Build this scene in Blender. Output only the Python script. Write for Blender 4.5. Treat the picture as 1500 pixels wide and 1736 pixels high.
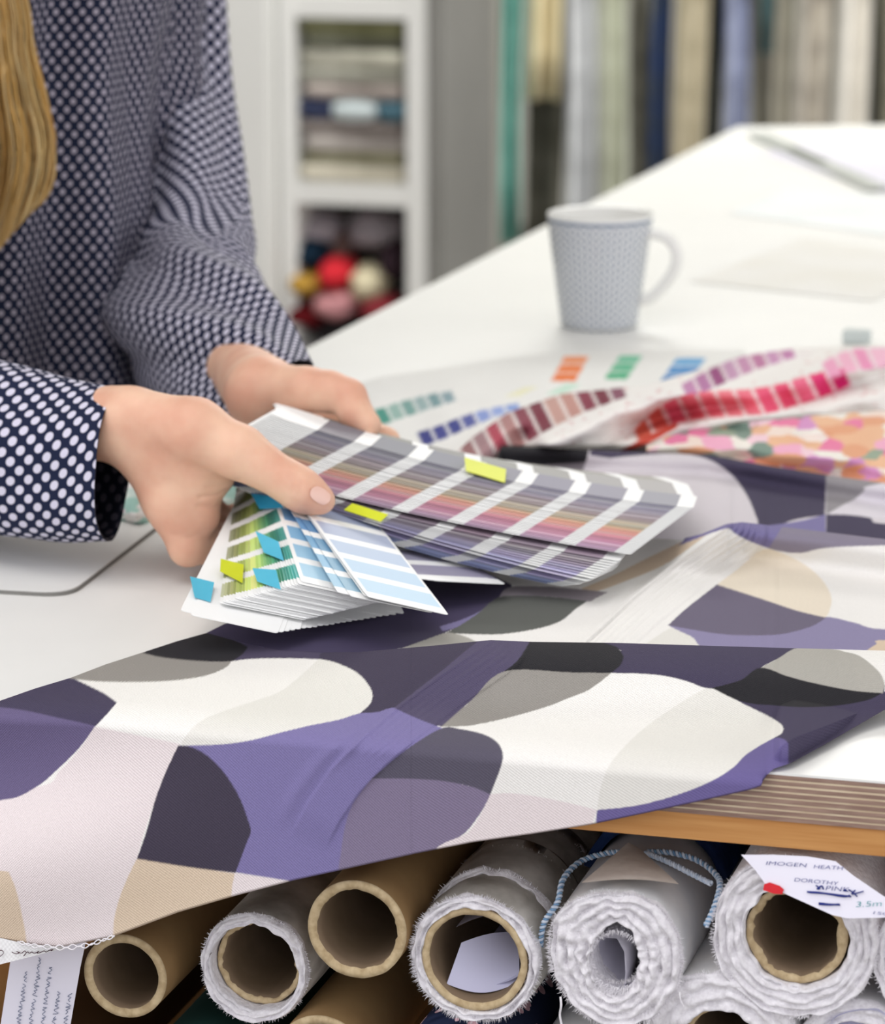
import bpy, math, random
import numpy as np
from mathutils import Vector, Matrix
from mathutils.kdtree import KDTree

random.seed(7)
rng = np.random.default_rng(11)
SC = bpy.context.scene
COL = SC.collection
for o in list(bpy.data.objects):
    bpy.data.objects.remove(o)

# ------------------------------------------------------------------ camera
FPX, PITCH, CAM, ZT = 5800.0, math.radians(13.3), np.array([0, 0, 1.40]), 0.90
FW = np.array([0, math.cos(PITCH), -math.sin(PITCH)])
UP = np.array([0, math.sin(PITCH), math.cos(PITCH)])
RT = np.array([1.0, 0, 0])
cd = bpy.data.cameras.new('camera')
cam = bpy.data.objects.new('camera', cd)
COL.objects.link(cam)
cam.location = CAM
cam.rotation_euler = (math.pi / 2 - PITCH, 0, 0)
cd.sensor_fit = 'VERTICAL'
cd.sensor_height = 24
cd.lens = FPX * 24 / 1736
cd.dof.use_dof = True
cd.dof.focus_distance = 1.76
cd.dof.aperture_fstop = 6.6
cd.clip_start = 0.05
SC.camera = cam

# ------------------------------------------------------------------ light and exposure
SC.view_settings.view_transform = 'Standard'
SC.view_settings.look = 'None'
SC.view_settings.gamma = 1
SC.view_settings.use_curve_mapping = False
SC.view_settings.exposure = 0.57
W = bpy.data.worlds.new('world')
SC.world = W
W.use_nodes = True
W.node_tree.nodes['Background'].inputs[0].default_value = (0.97, 0.96, 1.0, 1)
W.node_tree.nodes['Background'].inputs[1].default_value = 0.87


def area(name, loc, size, power, col, rot=(0, 0, 0)):
    l = bpy.data.lights.new(name, 'AREA')
    l.shape = 'RECTANGLE'
    l.size, l.size_y = size
    l.energy = power
    l.color = col
    o = bpy.data.objects.new(name, l)
    COL.objects.link(o)
    o.location = loc
    o.rotation_euler = rot
    return o


area('ceiling_lamp_over_table', (0.3, 2.7, 2.7), (1.8, 2.2), 2, (1.0, 0.99, 0.95))
area('front_fill_light', (-0.8, 1.4, 2.7), (1.6, 1.4), 13, (1.0, 0.98, 0.98))  # unseen fill lamp added to brighten the table front and canvas drop
area('back_fill_light', (0.6, 5.9, 2.7), (2.6, 1.4), 80, (1.0, 0.99, 0.95))  # unseen lamp added to lighten the background
area('window_light_right', (3.4, 2.6, 1.9), (2.6, 1.6), 6, (1.0, 0.99, 0.97), (0, math.radians(78), 0))


# ------------------------------------------------------------------ projection helpers
def onz(px, py, z):
    px, py, z = np.broadcast_arrays(np.asarray(px, float), np.asarray(py, float), np.asarray(z, float))
    d = ((px - 750) / FPX)[..., None] * RT - ((py - 868) / FPX)[..., None] * UP + FW
    t = (z - CAM[2]) / d[..., 2]
    return CAM + d * t[..., None]


def rayd(px, py):
    px, py = np.asarray(px, float), np.asarray(py, float)
    return ((px - 750) / FPX)[..., None] * RT - ((py - 868) / FPX)[..., None] * UP + FW


def atD(px, py, D):
    return CAM + rayd(px, py) * np.asarray(D, float)[..., None]


def onplane(px, py, P, n):
    d = rayd(px, py)
    t = ((np.asarray(P) - CAM) @ n) / (d @ n)
    return CAM + d * np.asarray(t)[..., None]


def project(P):
    v = np.asarray(P) - CAM
    d = v @ FW
    return 750 + FPX * (v @ RT) / d, 868 - FPX * (v @ UP) / d, d


def lin(h, a=1.0):
    h = h.lstrip('#')
    c = [int(h[i:i + 2], 16) / 255 for i in (0, 2, 4)]
    return tuple(x / 12.92 if x <= 0.04045 else ((x + 0.055) / 1.055) ** 2.4 for x in c) + (a,)


# room axes: the table's front edge runs along E, the rolls and walls along N
E = np.array([math.cos(math.radians(15.7)), -math.sin(math.radians(15.7)), 0])
N = np.array([math.sin(math.radians(15.7)), math.cos(math.radians(15.7)), 0])
EDGE = onz(1320, 1310, ZT)          # a point of the table's front top edge
Z3 = np.array([0, 0, 1.0])


# ------------------------------------------------------------------ object helpers
def thing(name, label, cat, loc=(0, 0, 0), group=None):
    o = bpy.data.objects.new(name, None)
    o.empty_display_size = 0.05
    COL.objects.link(o)
    o.location = tuple(float(x) for x in loc)
    tag(o, label, cat, group)
    return o


def tag(o, label=None, cat=None, group=None, kind=None):
    if label: o['label'] = label
    if cat: o['category'] = cat
    if group: o['group'] = group
    if kind: o['kind'] = kind
    return o


def wloc(o):
    v = Vector((0, 0, 0))
    while o is not None:
        v = v + o.location
        o = o.parent
    return np.array(v)


def mesh(name, V, F, mat, parent=None, col=None, uv=None, smooth=True, origin=None, mats=None, midx=None, fcol=None):
    """V in world coordinates; F list of polygons or (n,4) array; col per vertex, fcol per face, uv per vertex"""
    V = np.asarray(V, float)
    base = wloc(parent) if parent is not None else np.zeros(3)
    o_loc = np.zeros(3)
    if parent is None:
        o_loc = np.array(origin) if origin is not None else np.array([*V.mean(0)[:2], V[:, 2].min()])
    me = bpy.data.meshes.new(name)
    L = V - base - o_loc
    if isinstance(F, np.ndarray):
        n, k = F.shape
        me.vertices.add(len(L)); me.vertices.foreach_set('co', L.astype(np.float32).ravel())
        me.loops.add(n * k); me.loops.foreach_set('vertex_index', F.astype(np.int32).ravel())
        me.polygons.add(n); me.polygons.foreach_set('loop_start', np.arange(0, n * k, k, dtype=np.int32))
        me.update(calc_edges=True)
    else:
        me.from_pydata(L.tolist(), [], [list(map(int, f)) for f in F])
    me.validate()
    if smooth:
        me.polygons.foreach_set('use_smooth', np.ones(len(me.polygons), bool))
    if col is not None:
        a = me.color_attributes.new('Col', 'FLOAT_COLOR', 'POINT')
        c = np.ones((len(V), 4), np.float32); c[:, :col.shape[1]] = col
        a.data.foreach_set('color', c.ravel())
    if fcol is not None:
        a = me.color_attributes.new('Col', 'FLOAT_COLOR', 'CORNER')
        c = np.ones((len(me.loops), 4), np.float32)
        li = 0
        for p, fc in zip(me.polygons, fcol):
            for l in p.loop_indices: c[l, :3] = fc[:3]
        a.data.foreach_set('color', c.ravel())
    if uv is not None:
        u = me.uv_layers.new(name='UVMap')
        li = np.zeros(len(me.loops), np.int32); me.loops.foreach_get('vertex_index', li)
        u.data.foreach_set('uv', np.asarray(uv, np.float32)[li].ravel())
    if mats:
        for m in mats: me.materials.append(m)
        if midx is not None: me.polygons.foreach_set('material_index', np.asarray(midx, np.int32))
    else:
        me.materials.append(mat)
    me.update()
    o = bpy.data.objects.new(name, me)
    COL.objects.link(o)
    if parent is not None: o.parent = parent
    else: o.location = o_loc
    return o


def gridF(nr, nc, close=False):
    """quads of a grid with nr rows and nc columns (row-major)"""
    i = np.arange(nr - 1)[:, None]; j = np.arange(nc if close else nc - 1)[None, :]
    j2 = (j + 1) % nc
    a = i * nc + j; b = i * nc + j2; c = (i + 1) * nc + j2; d = (i + 1) * nc + j
    return np.stack([a, b, c, d], -1).reshape(-1, 4)


def boxVF(c, ax, half):
    """oriented box: centre, three axis vectors, half sizes"""
    c = np.asarray(c, float); ax = [np.asarray(a, float) for a in ax]
    V = [c + ax[0] * half[0] * i + ax[1] * half[1] * j + ax[2] * half[2] * k for k in (-1, 1) for j in (-1, 1) for i in (-1, 1)]
    F = [(0, 2, 3, 1), (4, 5, 7, 6), (0, 1, 5, 4), (2, 6, 7, 3), (0, 4, 6, 2), (1, 3, 7, 5)]
    return np.array(V), F


def bevel(o, w, seg=2):
    m = o.modifiers.new('bevel', 'BEVEL'); m.width = w; m.segments = seg; m.limit_method = 'ANGLE'
    return o


def box(name, c, half, mat, parent=None, ax=None, bev=0.0):
    V, F = boxVF(c, ax or (E, N, Z3), half)
    o = mesh(name, V, F, mat, parent, smooth=False)
    if bev: bevel(o, bev)
    return o


def joinVF(parts):
    Vs, Fs, n = [], [], 0
    for V, F in parts:
        Vs.append(np.asarray(V)); Fs += [[int(i) + n for i in f] for f in F]; n += len(V)
    return np.concatenate(Vs), Fs


def frames(P):
    """tangent and two normals along a polyline"""
    P = np.asarray(P, float)
    T = np.gradient(P, axis=0); T /= np.linalg.norm(T, axis=1)[:, None]
    a = np.array([0, 0, 1.0]) if abs(T[0][2]) < 0.9 else np.array([1.0, 0, 0])
    A = np.zeros_like(P); B = np.zeros_like(P)
    for i in range(len(P)):
        a = a - T[i] * (a @ T[i]); a /= np.linalg.norm(a)
        A[i] = a; B[i] = np.cross(T[i], a)
    return T, A, B


def catmull(P, n, closed=False):
    P = np.asarray(P, float)
    out = []
    m = len(P)
    seg = m if closed else m - 1
    for i in range(seg):
        if closed: p0, p1, p2, p3 = P[(i - 1) % m], P[i], P[(i + 1) % m], P[(i + 2) % m]
        else: p0, p1, p2, p3 = P[max(i - 1, 0)], P[i], P[i + 1], P[min(i + 2, m - 1)]
        for t in np.linspace(0, 1, n, endpoint=False):
            out.append(0.5 * ((2 * p1) + (p2 - p0) * t + (2 * p0 - 5 * p1 + 4 * p2 - p3) * t * t + (3 * p1 - p0 - 3 * p2 + p3) * t ** 3))
    if not closed: out.append(P[-1])
    return np.array(out)


def tubeVF(P, r, n=8, cap=True):
    P = np.asarray(P, float); r = np.broadcast_to(np.asarray(r, float), (len(P),))
    T, A, B = frames(P)
    th = np.linspace(0, 2 * math.pi, n, endpoint=False)
    V = (P[:, None] + r[:, None, None] * (np.cos(th)[None, :, None] * A[:, None] + np.sin(th)[None, :, None] * B[:, None])).reshape(-1, 3)
    F = [list(f) for f in gridF(len(P), n, True)]
    if cap:
        F.append(list(range(n))[::-1]); F.append(list(range((len(P) - 1) * n, len(P) * n)))
    return V, F


def vnoise(P, seed=0):
    """smooth value noise in 1..3 dimensions, numpy arrays (…,k) -> 0..1"""
    P = np.asarray(P, float)
    i = np.floor(P).astype(np.int64); f = P - i; f = f * f * (3 - 2 * f)
    k = P.shape[-1]
    out = 0
    for c in range(2 ** k):
        w = 1.0; h = np.full(P.shape[:-1], seed * 7919 + 13, np.int64)
        for a in range(k):
            b = (c >> a) & 1
            w = w * (f[..., a] if b else 1 - f[..., a])
            h = (h * 374761393 + (i[..., a] + b) * 668265263) & 0x7fffffff
            h = (h ^ (h >> 13)) * 1274126177 & 0x7fffffff
        out = out + w * ((h & 0xffff) / 65535.0)
    return out


# ------------------------------------------------------------------ materials
def nodes(name):
    m = bpy.data.materials.new(name); m.use_nodes = True
    nt = m.node_tree
    return m, nt, nt.nodes['Principled BSDF']


def setp(b, rough=0.8, spec=0.3, **kw):
    b.inputs['Roughness'].default_value = rough
    b.inputs['Specular IOR Level'].default_value = spec
    for k, v in kw.items(): b.inputs[k].default_value = v


def noise_mix(nt, c1, c2, scale, detail=4, coords='Object', stretch=None, lo=0.35, hi=0.65):
    tc = nt.nodes.new('ShaderNodeTexCoord'); mp = nt.nodes.new('ShaderNodeMapping')
    nz = nt.nodes.new('ShaderNodeTexNoise'); rp = nt.nodes.new('ShaderNodeValToRGB')
    nz.inputs['Scale'].default_value = scale; nz.inputs['Detail'].default_value = detail
    if stretch: mp.inputs['Scale'].default_value = stretch
    nt.links.new(tc.outputs[coords], mp.inputs[0]); nt.links.new(mp.outputs[0], nz.inputs['Vector'])
    rp.color_ramp.elements[0].position = lo; rp.color_ramp.elements[1].position = hi
    rp.color_ramp.elements[0].color = c1; rp.color_ramp.elements[1].color = c2
    nt.links.new(nz.outputs['Fac'], rp.inputs[0])
    return rp, nz


def bump(nt, b, height, strength=0.3, dist=0.001):
    bp = nt.nodes.new('ShaderNodeBump'); bp.inputs['Strength'].default_value = strength; bp.inputs['Distance'].default_value = dist
    nt.links.new(height, bp.inputs['Height']); nt.links.new(bp.outputs[0], b.inputs['Normal'])


def plain(name, c1, c2=None, scale=40, rough=0.8, spec=0.3, bmp=0.0, bd=0.001, stretch=None, **kw):
    m, nt, b = nodes(name)
    setp(b, rough, spec, **kw)
    rp, nz = noise_mix(nt, lin(c1), lin(c2 or c1), scale, stretch=stretch)
    nt.links.new(rp.outputs[0], b.inputs['Base Color'])
    if bmp: bump(nt, b, nz.outputs['Fac'], bmp, bd)
    return m


def math_node(nt, op, a, b=None, c=None):
    n = nt.nodes.new('ShaderNodeMath'); n.operation = op
    for i, x in enumerate((a, b, c)):
        if x is None: continue
        if isinstance(x, (int, float)): n.inputs[i].default_value = x
        else: nt.links.new(x, n.inputs[i])
    return n.outputs[0]


def vcol_fabric(name, period=0.0013, strength=0.5, rough=0.88, spec=0.2):
    """printed cloth: colour from the mesh's print, woven relief in UV metres"""
    m, nt, b = nodes(name); setp(b, rough, spec)
    a = nt.nodes.new('ShaderNodeAttribute'); a.attribute_name = 'Col'
    uv = nt.nodes.new('ShaderNodeUVMap'); sp = nt.nodes.new('ShaderNodeSeparateXYZ'); nt.links.new(uv.outputs[0], sp.inputs[0])
    k = 2 * math.pi / period
    su = math_node(nt, 'SINE', math_node(nt, 'MULTIPLY', sp.outputs[0], k))
    sv = math_node(nt, 'SINE', math_node(nt, 'MULTIPLY', sp.outputs[1], k * 0.9))
    h = math_node(nt, 'MULTIPLY', su, sv)
    nz = nt.nodes.new('ShaderNodeTexNoise'); nz.inputs['Scale'].default_value = 900; nz.inputs['Detail'].default_value = 2
    nt.links.new(uv.outputs[0], nz.inputs['Vector'])
    hh = math_node(nt, 'ADD', h, math_node(nt, 'MULTIPLY', nz.outputs['Fac'], 1.0))
    bump(nt, b, hh, strength, 0.0003)
    # thread-to-thread variation of the dye
    f = math_node(nt, 'ADD', 0.92, math_node(nt, 'MULTIPLY', h, 0.05))
    f = math_node(nt, 'ADD', f, math_node(nt, 'MULTIPLY', nz.outputs['Fac'], 0.16))
    mx = nt.nodes.new('ShaderNodeVectorMath'); mx.operation = 'SCALE'
    nt.links.new(a.outputs['Color'], mx.inputs[0]); nt.links.new(f, mx.inputs['Scale'])
    nt.links.new(mx.outputs[0], b.inputs['Base Color'])
    return m


def vcol_plain(name, rough=0.6, spec=0.3):
    m, nt, b = nodes(name); setp(b, rough, spec)
    a = nt.nodes.new('ShaderNodeAttribute'); a.attribute_name = 'Col'
    nt.links.new(a.outputs['Color'], b.inputs['Base Color'])
    return m


def dotted(name, ground, dot, pitch, radius):
    """polka dots on a diagonal lattice, UV in metres"""
    m, nt, b = nodes(name); setp(b, 0.75, 0.25)
    uv = nt.nodes.new('ShaderNodeUVMap'); sp = nt.nodes.new('ShaderNodeSeparateXYZ'); nt.links.new(uv.outputs[0], sp.inputs[0])
    s = 1 / (pitch * math.sqrt(2))
    def cell(sock, off):
        x = math_node(nt, 'ADD', math_node(nt, 'MULTIPLY', sock, s), 100.0 + off)
        return math_node(nt, 'SUBTRACT', math_node(nt, 'FRACT', x), 0.5)
    ds = []
    for off in (0.0, 0.5):
        x, y = cell(sp.outputs[0], off), cell(sp.outputs[1], off)
        ds.append(math_node(nt, 'SQRT', math_node(nt, 'ADD', math_node(nt, 'MULTIPLY', x, x), math_node(nt, 'MULTIPLY', y, y))))
    d = math_node(nt, 'MINIMUM', ds[0], ds[1])
    mr = nt.nodes.new('ShaderNodeMapRange')
    r = radius * s
    mr.inputs['From Min'].default_value = r * 0.93; mr.inputs['From Max'].default_value = r * 1.07
    mr.inputs['To Min'].default_value = 1; mr.inputs['To Max'].default_value = 0
    nt.links.new(d, mr.inputs['Value'])
    mx = nt.nodes.new('ShaderNodeMix'); mx.data_type = 'RGBA'
    nt.links.new(mr.outputs[0], mx.inputs['Factor'])
    mx.inputs['A'].default_value = lin(ground); mx.inputs['B'].default_value = lin(dot)
    nt.links.new(mx.outputs['Result'], b.inputs['Base Color'])
    nz = nt.nodes.new('ShaderNodeTexNoise'); nz.inputs['Scale'].default_value = 25; nz.inputs['Detail'].default_value = 3
    nt.links.new(uv.outputs[0], nz.inputs['Vector']); bump(nt, b, nz.outputs['Fac'], 0.35, 0.01)
    return m


M = {}
M['laminate'] = plain('white_laminate', 'F0F0EC', 'ECECE8', 6, rough=0.42, spec=0.4)
M['ply_dark'] = plain('ply_dark', '8A7064', 'A08678', 60, stretch=(1, 1, 8), bmp=0.2)
M['ply_light'] = plain('ply_light', 'D8C8AC', 'C8B498', 60, bmp=0.2)
M['pine'] = plain('pine', 'B97F45', 'CF9A5E', 9, rough=0.6, stretch=(1, 1, 22), bmp=0.15)
M['card'] = plain('kraft_board', '96774F', 'A5875C', 25, rough=0.85, bmp=0.25)
M['card_end'] = plain('kraft_board_cut', 'CDB994', 'B29C78', 220, rough=0.95, bmp=0.5)
M['card_in'] = plain('kraft_board_inside', '7A6750', '8A7660', 30, rough=0.95)
M['whitecloth'] = plain('white_cloth', 'F0EEF1', 'E0DDE1', 420, rough=0.95, spec=0.1, bmp=0.6, bd=0.0012)
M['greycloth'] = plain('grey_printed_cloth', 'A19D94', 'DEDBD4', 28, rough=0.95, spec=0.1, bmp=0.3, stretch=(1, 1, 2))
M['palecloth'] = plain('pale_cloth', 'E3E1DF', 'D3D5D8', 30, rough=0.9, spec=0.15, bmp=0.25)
M['fibre'] = plain('cotton_fibre', 'EFEDF0', 'E3E0E4', 300, rough=1, spec=0.05)
M['navycloth'] = plain('navy_cloth', '17233F', '22335A', 60, rough=0.9, spec=0.1, bmp=0.3)
M['paper'] = plain('paper', 'EEECF6', 'E9E7F3', 8, rough=0.8, spec=0.15)
M['bluepaper'] = plain('bluish_paper', 'D3D3EA', 'CDCDE6', 8, rough=0.8, spec=0.15)
M['ink'] = plain('blue_ink', '34408E', '2B357C', 50)
M['greenink'] = plain('green_ink', '5FA6A8', '4C9498', 50)
M['greyink'] = plain('grey_ink', '8C93A8', '7A8298', 50)
M['brownink'] = plain('brown_print', '5A4048', '4A343C', 50)
M['red'] = plain('red_tape', 'D61F2C', 'C81826', 60, rough=0.5)
M['cord'] = plain('white_cord', 'D5DCE6', 'AFC0D4', 350, rough=0.9)
M['bluecord'] = plain('blue_cord', '86A9C8', '6E94B8', 300, rough=0.9)
M['flap'] = plain('cream_flap', 'D9D0C6', 'CFC4BA', 120, rough=0.95, bmp=0.4)
M['print'] = vcol_fabric('printed_canvas')
M['softprint'] = vcol_fabric('printed_cotton', 0.002, 0.3)
M['swatch'] = vcol_plain('swatch_print', 0.55, 0.3)
M['hairm'] = vcol_plain('blond_hair', 0.42, 0.45)
M['dots'] = dotted('navy_polka_cotton', '101A38', 'CFCCDC', 0.0084, 0.0028)
M['dots_torso'] = dotted('navy_polka_cotton_body', '101A34', 'B8B1BE', 0.0075, 0.0020)
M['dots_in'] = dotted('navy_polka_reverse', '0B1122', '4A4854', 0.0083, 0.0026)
m, nt, b = nodes('skin')
setp(b, 0.5, 0.35)
rp, nz = noise_mix(nt, lin('D9A58C'), lin('E6BDA2'), 38, 3)
nt.links.new(rp.outputs[0], b.inputs['Base Color'])
b.inputs['Subsurface Weight'].default_value = 0.25
b.inputs['Subsurface Radius'].default_value = (0.012, 0.005, 0.003)
b.inputs['Subsurface Scale'].default_value = 0.5
nz2 = nt.nodes.new('ShaderNodeTexNoise'); nz2.inputs['Scale'].default_value = 420; bump(nt, b, nz2.outputs['Fac'], 0.15, 0.0006)
M['skin'] = m
M['nail'] = plain('nail', 'E2B4A2', 'E8C0B0', 60, rough=0.3, spec=0.5)
M['trouser'] = plain('dark_trouser', '20242E', '2A2E3A', 80, rough=0.9)
M['wall'] = plain('painted_wall', 'D9D8D0', 'D4D3CB', 3, rough=0.9)
M['floor'] = plain('grey_floor', '8A8680', '7C7872', 5, rough=0.7)
M['ceil'] = plain('white_ceiling', 'E8E8E4', 'E2E2DE', 3, rough=0.9)
M['cabinet'] = plain('white_cabinet', 'E6E6E3', 'E1E1DE', 3, rough=0.5)
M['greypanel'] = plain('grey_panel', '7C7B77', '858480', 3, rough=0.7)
M['steel'] = plain('steel', '9C9C9C', 'A8A8A8', 20, rough=0.35, Metallic=0.9)
M['yellowtab'] = plain('yellow_tab', 'D9E02C', 'D2DA24', 30, rough=0.5)
M['limetab'] = plain('lime_tab', 'C3CC1E', 'CBD42A', 30, rough=0.5)
M['bluetab'] = plain('blue_tab', '55BBD6', '4CB2CF', 30, rough=0.5)
M['deepbluetab'] = plain('deep_blue_tab', '1E93BE', '2A9CC6', 30, rough=0.5)
_cc = {}
def cloth(hexc, hex2=None):
    k = (hexc, hex2)
    if k not in _cc:
        _cc[k] = plain('cloth_' + hexc.lower(), hexc, hex2 or hexc, 14, rough=0.95, spec=0.1, bmp=0.3, bd=0.004)
    return _cc[k]


# ------------------------------------------------------------------ the setting
def structure(name, V, F, mat):
    o = mesh(name, V, F, mat, smooth=False, origin=(0, 0, 0))
    return tag(o, kind='structure')


RC = np.array([0.3, 4.0, 0])
def slab(name, c, half, mat):
    V, F = boxVF(c, (E, N, Z3), half)
    return structure(name, V, F, mat)
slab('floor', RC + (0, 0, -0.05), (5.0, 6.5, 0.05), M['floor'])
slab('wall_back', RC + N * 5.2 + (0, 0, 1.4), (5.0, 0.05, 1.4), M['wall'])
slab('wall_left', RC - E * 3.6 + N * 1.5 + (0, 0, 1.4), (0.05, 3.9, 1.4), M['wall'])
slab('ceiling', RC + N * 1.0 + (0, 0, 2.85), (4.5, 4.4, 0.05), M['ceil'])


# ------------------------------------------------------------------ the work table
def line_int(p, d, q, e):
    A = np.array([[d[0], -e[0]], [d[1], -e[1]]]); t = np.linalg.solve(A, (q - p)[:2])
    return p + d * t[0]
_l0, _l1 = onz(550, 575, ZT), onz(1250, 215, ZT)
LD = (_l1 - _l0) / np.linalg.norm(_l1 - _l0)
TFL = line_int(_l0, LD, EDGE, E)
TFR = EDGE + E * 1.0
TBL = _l1
TBR = _l1 + (onz(1500, 212, ZT) - _l1) / np.linalg.norm(onz(1500, 212, ZT) - _l1) * 1.6
def prismVF(poly, z0, z1):
    n = len(poly); P = np.array(poly, float)
    lo = P.copy(); lo[:, 2] = z0; hi = P.copy(); hi[:, 2] = z1
    F = [list(range(n))[::-1], list(range(n, 2 * n))] + [[i, (i + 1) % n, n + (i + 1) % n, n + i] for i in range(n)]
    return np.concatenate([lo, hi]), F
table = thing('work_table', 'large white-topped cutting table with birch plywood edge on pine rails', 'table', (*(0.5 * (TFL + TBR))[:2], 0))
POLY = [TFL, TFR, TBR, TBL]
def inset(d):
    c = sum(POLY) / 4
    return [p + (c - p) / np.linalg.norm(c - p) * d for p in POLY]
V, F = prismVF(POLY, ZT - 0.0012, ZT)
mesh('laminate_top', V, F, M['laminate'], table, smooth=False)
z = ZT - 0.0012
th = [0.0022] + [0.0011, 0.0020] * 7
sc = 0.0232 / sum(th)
for i, t in enumerate(th):
    t *= sc
    V, F = prismVF(inset(0.0004 * random.random() + (0.0003 if i % 2 else 0.0)), z - t, z)
    mesh('ply_layer', V, F, M['ply_light'] if i % 2 else M['ply_dark'], table, smooth=False)
    z -= t
ZP = z
def rail(a, b, w, z0, z1, mat):
    d = (b - a) / np.linalg.norm(b - a); n = np.array([-d[1], d[0], 0])
    V, F = prismVF([a, b, b + n * w, a + n * w], z0, z1)
    return mesh('pine_rail', V, F, mat, table, smooth=False)
rail(TFL + N * 0.001, TFR + N * 0.001, 0.03, ZP - 0.0135, ZP, M['pine'])
rail(TBR, TBL, 0.03, ZP - 0.0135, ZP, M['pine'])
for p in inset(0.12):
    V, F = prismVF([p + E * a + N * b for a, b in ((-.03, -.03), (.03, -.03), (.03, .03), (-.03, .03))], 0, ZP - 0.0002)
    mesh('leg', V, F, M['pine'], table, smooth=False)
ZS = ZT - 0.245
V, F = prismVF([p + (0, 0, 0) for p in [TFL + N * .02 + E * .05, TFR + N * .02, TFR + N * .9, TFL + N * .9 + E * .05]], ZS - 0.02, ZS)
mesh('storage_shelf', V, F, M['pine'], table, smooth=False)


# ------------------------------------------------------------------ printed cloths
def smooth_poly(P, n=6, corner=50):
    """closed outline: rounded through shallow vertices, sharp at corners"""
    P = np.asarray(P, float); m = len(P)
    out = []
    cor = []
    for i in range(m):
        a, b_, c = P[i - 1], P[i], P[(i + 1) % m]
        u, v = b_ - a, c - b_
        ang = abs(math.degrees(math.atan2(u[0] * v[1] - u[1] * v[0], u @ v)))
        cor.append(ang > corner)
    for i in range(m):
        p1, p2 = P[i], P[(i + 1) % m]
        p0 = P[i - 1] if not cor[i] else p1 - (p2 - p1) * 0.5
        p3 = P[(i + 2) % m] if not cor[(i + 1) % m] else p2 + (p2 - p1) * 0.5
        for t in np.linspace(0, 1, n, endpoint=False):
            out.append(0.5 * ((2 * p1) + (p2 - p0) * t + (2 * p0 - 5 * p1 + 4 * p2 - p3) * t * t + (3 * p1 - p0 - 3 * p2 + p3) * t ** 3))
    return np.array(out)


def inpoly(X, Y, P):
    r = np.zeros(X.shape, bool)
    x0, y0 = P.min(0); x1, y1 = P.max(0)
    k = (X >= x0) & (X <= x1) & (Y >= y0) & (Y <= y1)
    if not k.any(): return r
    x, y = X[k], Y[k]; c = np.zeros(x.shape, bool)
    for i in range(len(P)):
        xa, ya = P[i - 1]; xb, yb = P[i]
        if ya == yb: continue
        c ^= ((yb > y) != (ya > y)) & (x < (xa - xb) * (y - yb) / (ya - yb) + xb)
    r[k] = c
    return r


def paint(X, Y, base, shapes, aa=0.7):
    """print: outlines laid over each other; four samples per vertex soften the dye edge"""
    out = np.zeros(X.shape + (3,))
    prep = []
    for s in shapes:
        P = []
        for x, y in s[1]:
            xx = -160 if x <= 0 else 1680 if x >= 1500 else x
            out_ = xx != x
            if out_ and P and P[-1][0] not in (-160, 1680): P.append((x, y))
            P.append((xx, y))
        if s[1][0][0] > 0 and s[1][0][0] < 1500 and P[-1][0] in (-160, 1680): P.append((0 if P[-1][0] < 0 else 1500, P[-1][1]))
        P = np.array(P, float)
        if len(s) > 2 and s[2] == 'sharp': Q = P
        else: Q = smooth_poly(P)
        prep.append((np.array(lin(s[0])[:3]), Q))
    for dx, dy in ((-aa, -aa * .5), (aa * .5, -aa), (-aa * .5, aa), (aa, aa * .5)):
        c = np.zeros(X.shape + (3,)); c[:] = lin(base)[:3]
        for rgb, Q in prep:
            c[inpoly(X + dx, Y + dy, Q)] = rgb
        out += c / 4
    return out


def curve(pts):
    x = [p[0] for p in pts]; y = [p[1] for p in pts]
    def f(q): return np.interp(q, x, y)
    return f


def sm(x): x = np.clip(x, 0, 1); return x * x * (3 - 2 * x)


def seg_sd(X, Y, pts):
    """signed distance to a polyline (positive to its right when walking down) and position along it"""
    best = np.full(X.shape, 1e9); sd = np.zeros(X.shape); al = np.zeros(X.shape); L = 0
    for (xa, ya), (xb, yb) in zip(pts[:-1], pts[1:]):
        dx, dy = xb - xa, yb - ya; l = math.hypot(dx, dy)
        t = np.clip(((X - xa) * dx + (Y - ya) * dy) / l / l, 0, 1)
        qx, qy = X - xa - t * dx, Y - ya - t * dy
        d = np.hypot(qx, qy); s = -np.sign(dx * (Y - ya) - dy * (X - xa))
        k = d < best
        best[k] = d[k]; sd[k] = (s * d)[k]; al[k] = (L + t * l)[k]; L += l
    return sd, al


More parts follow.
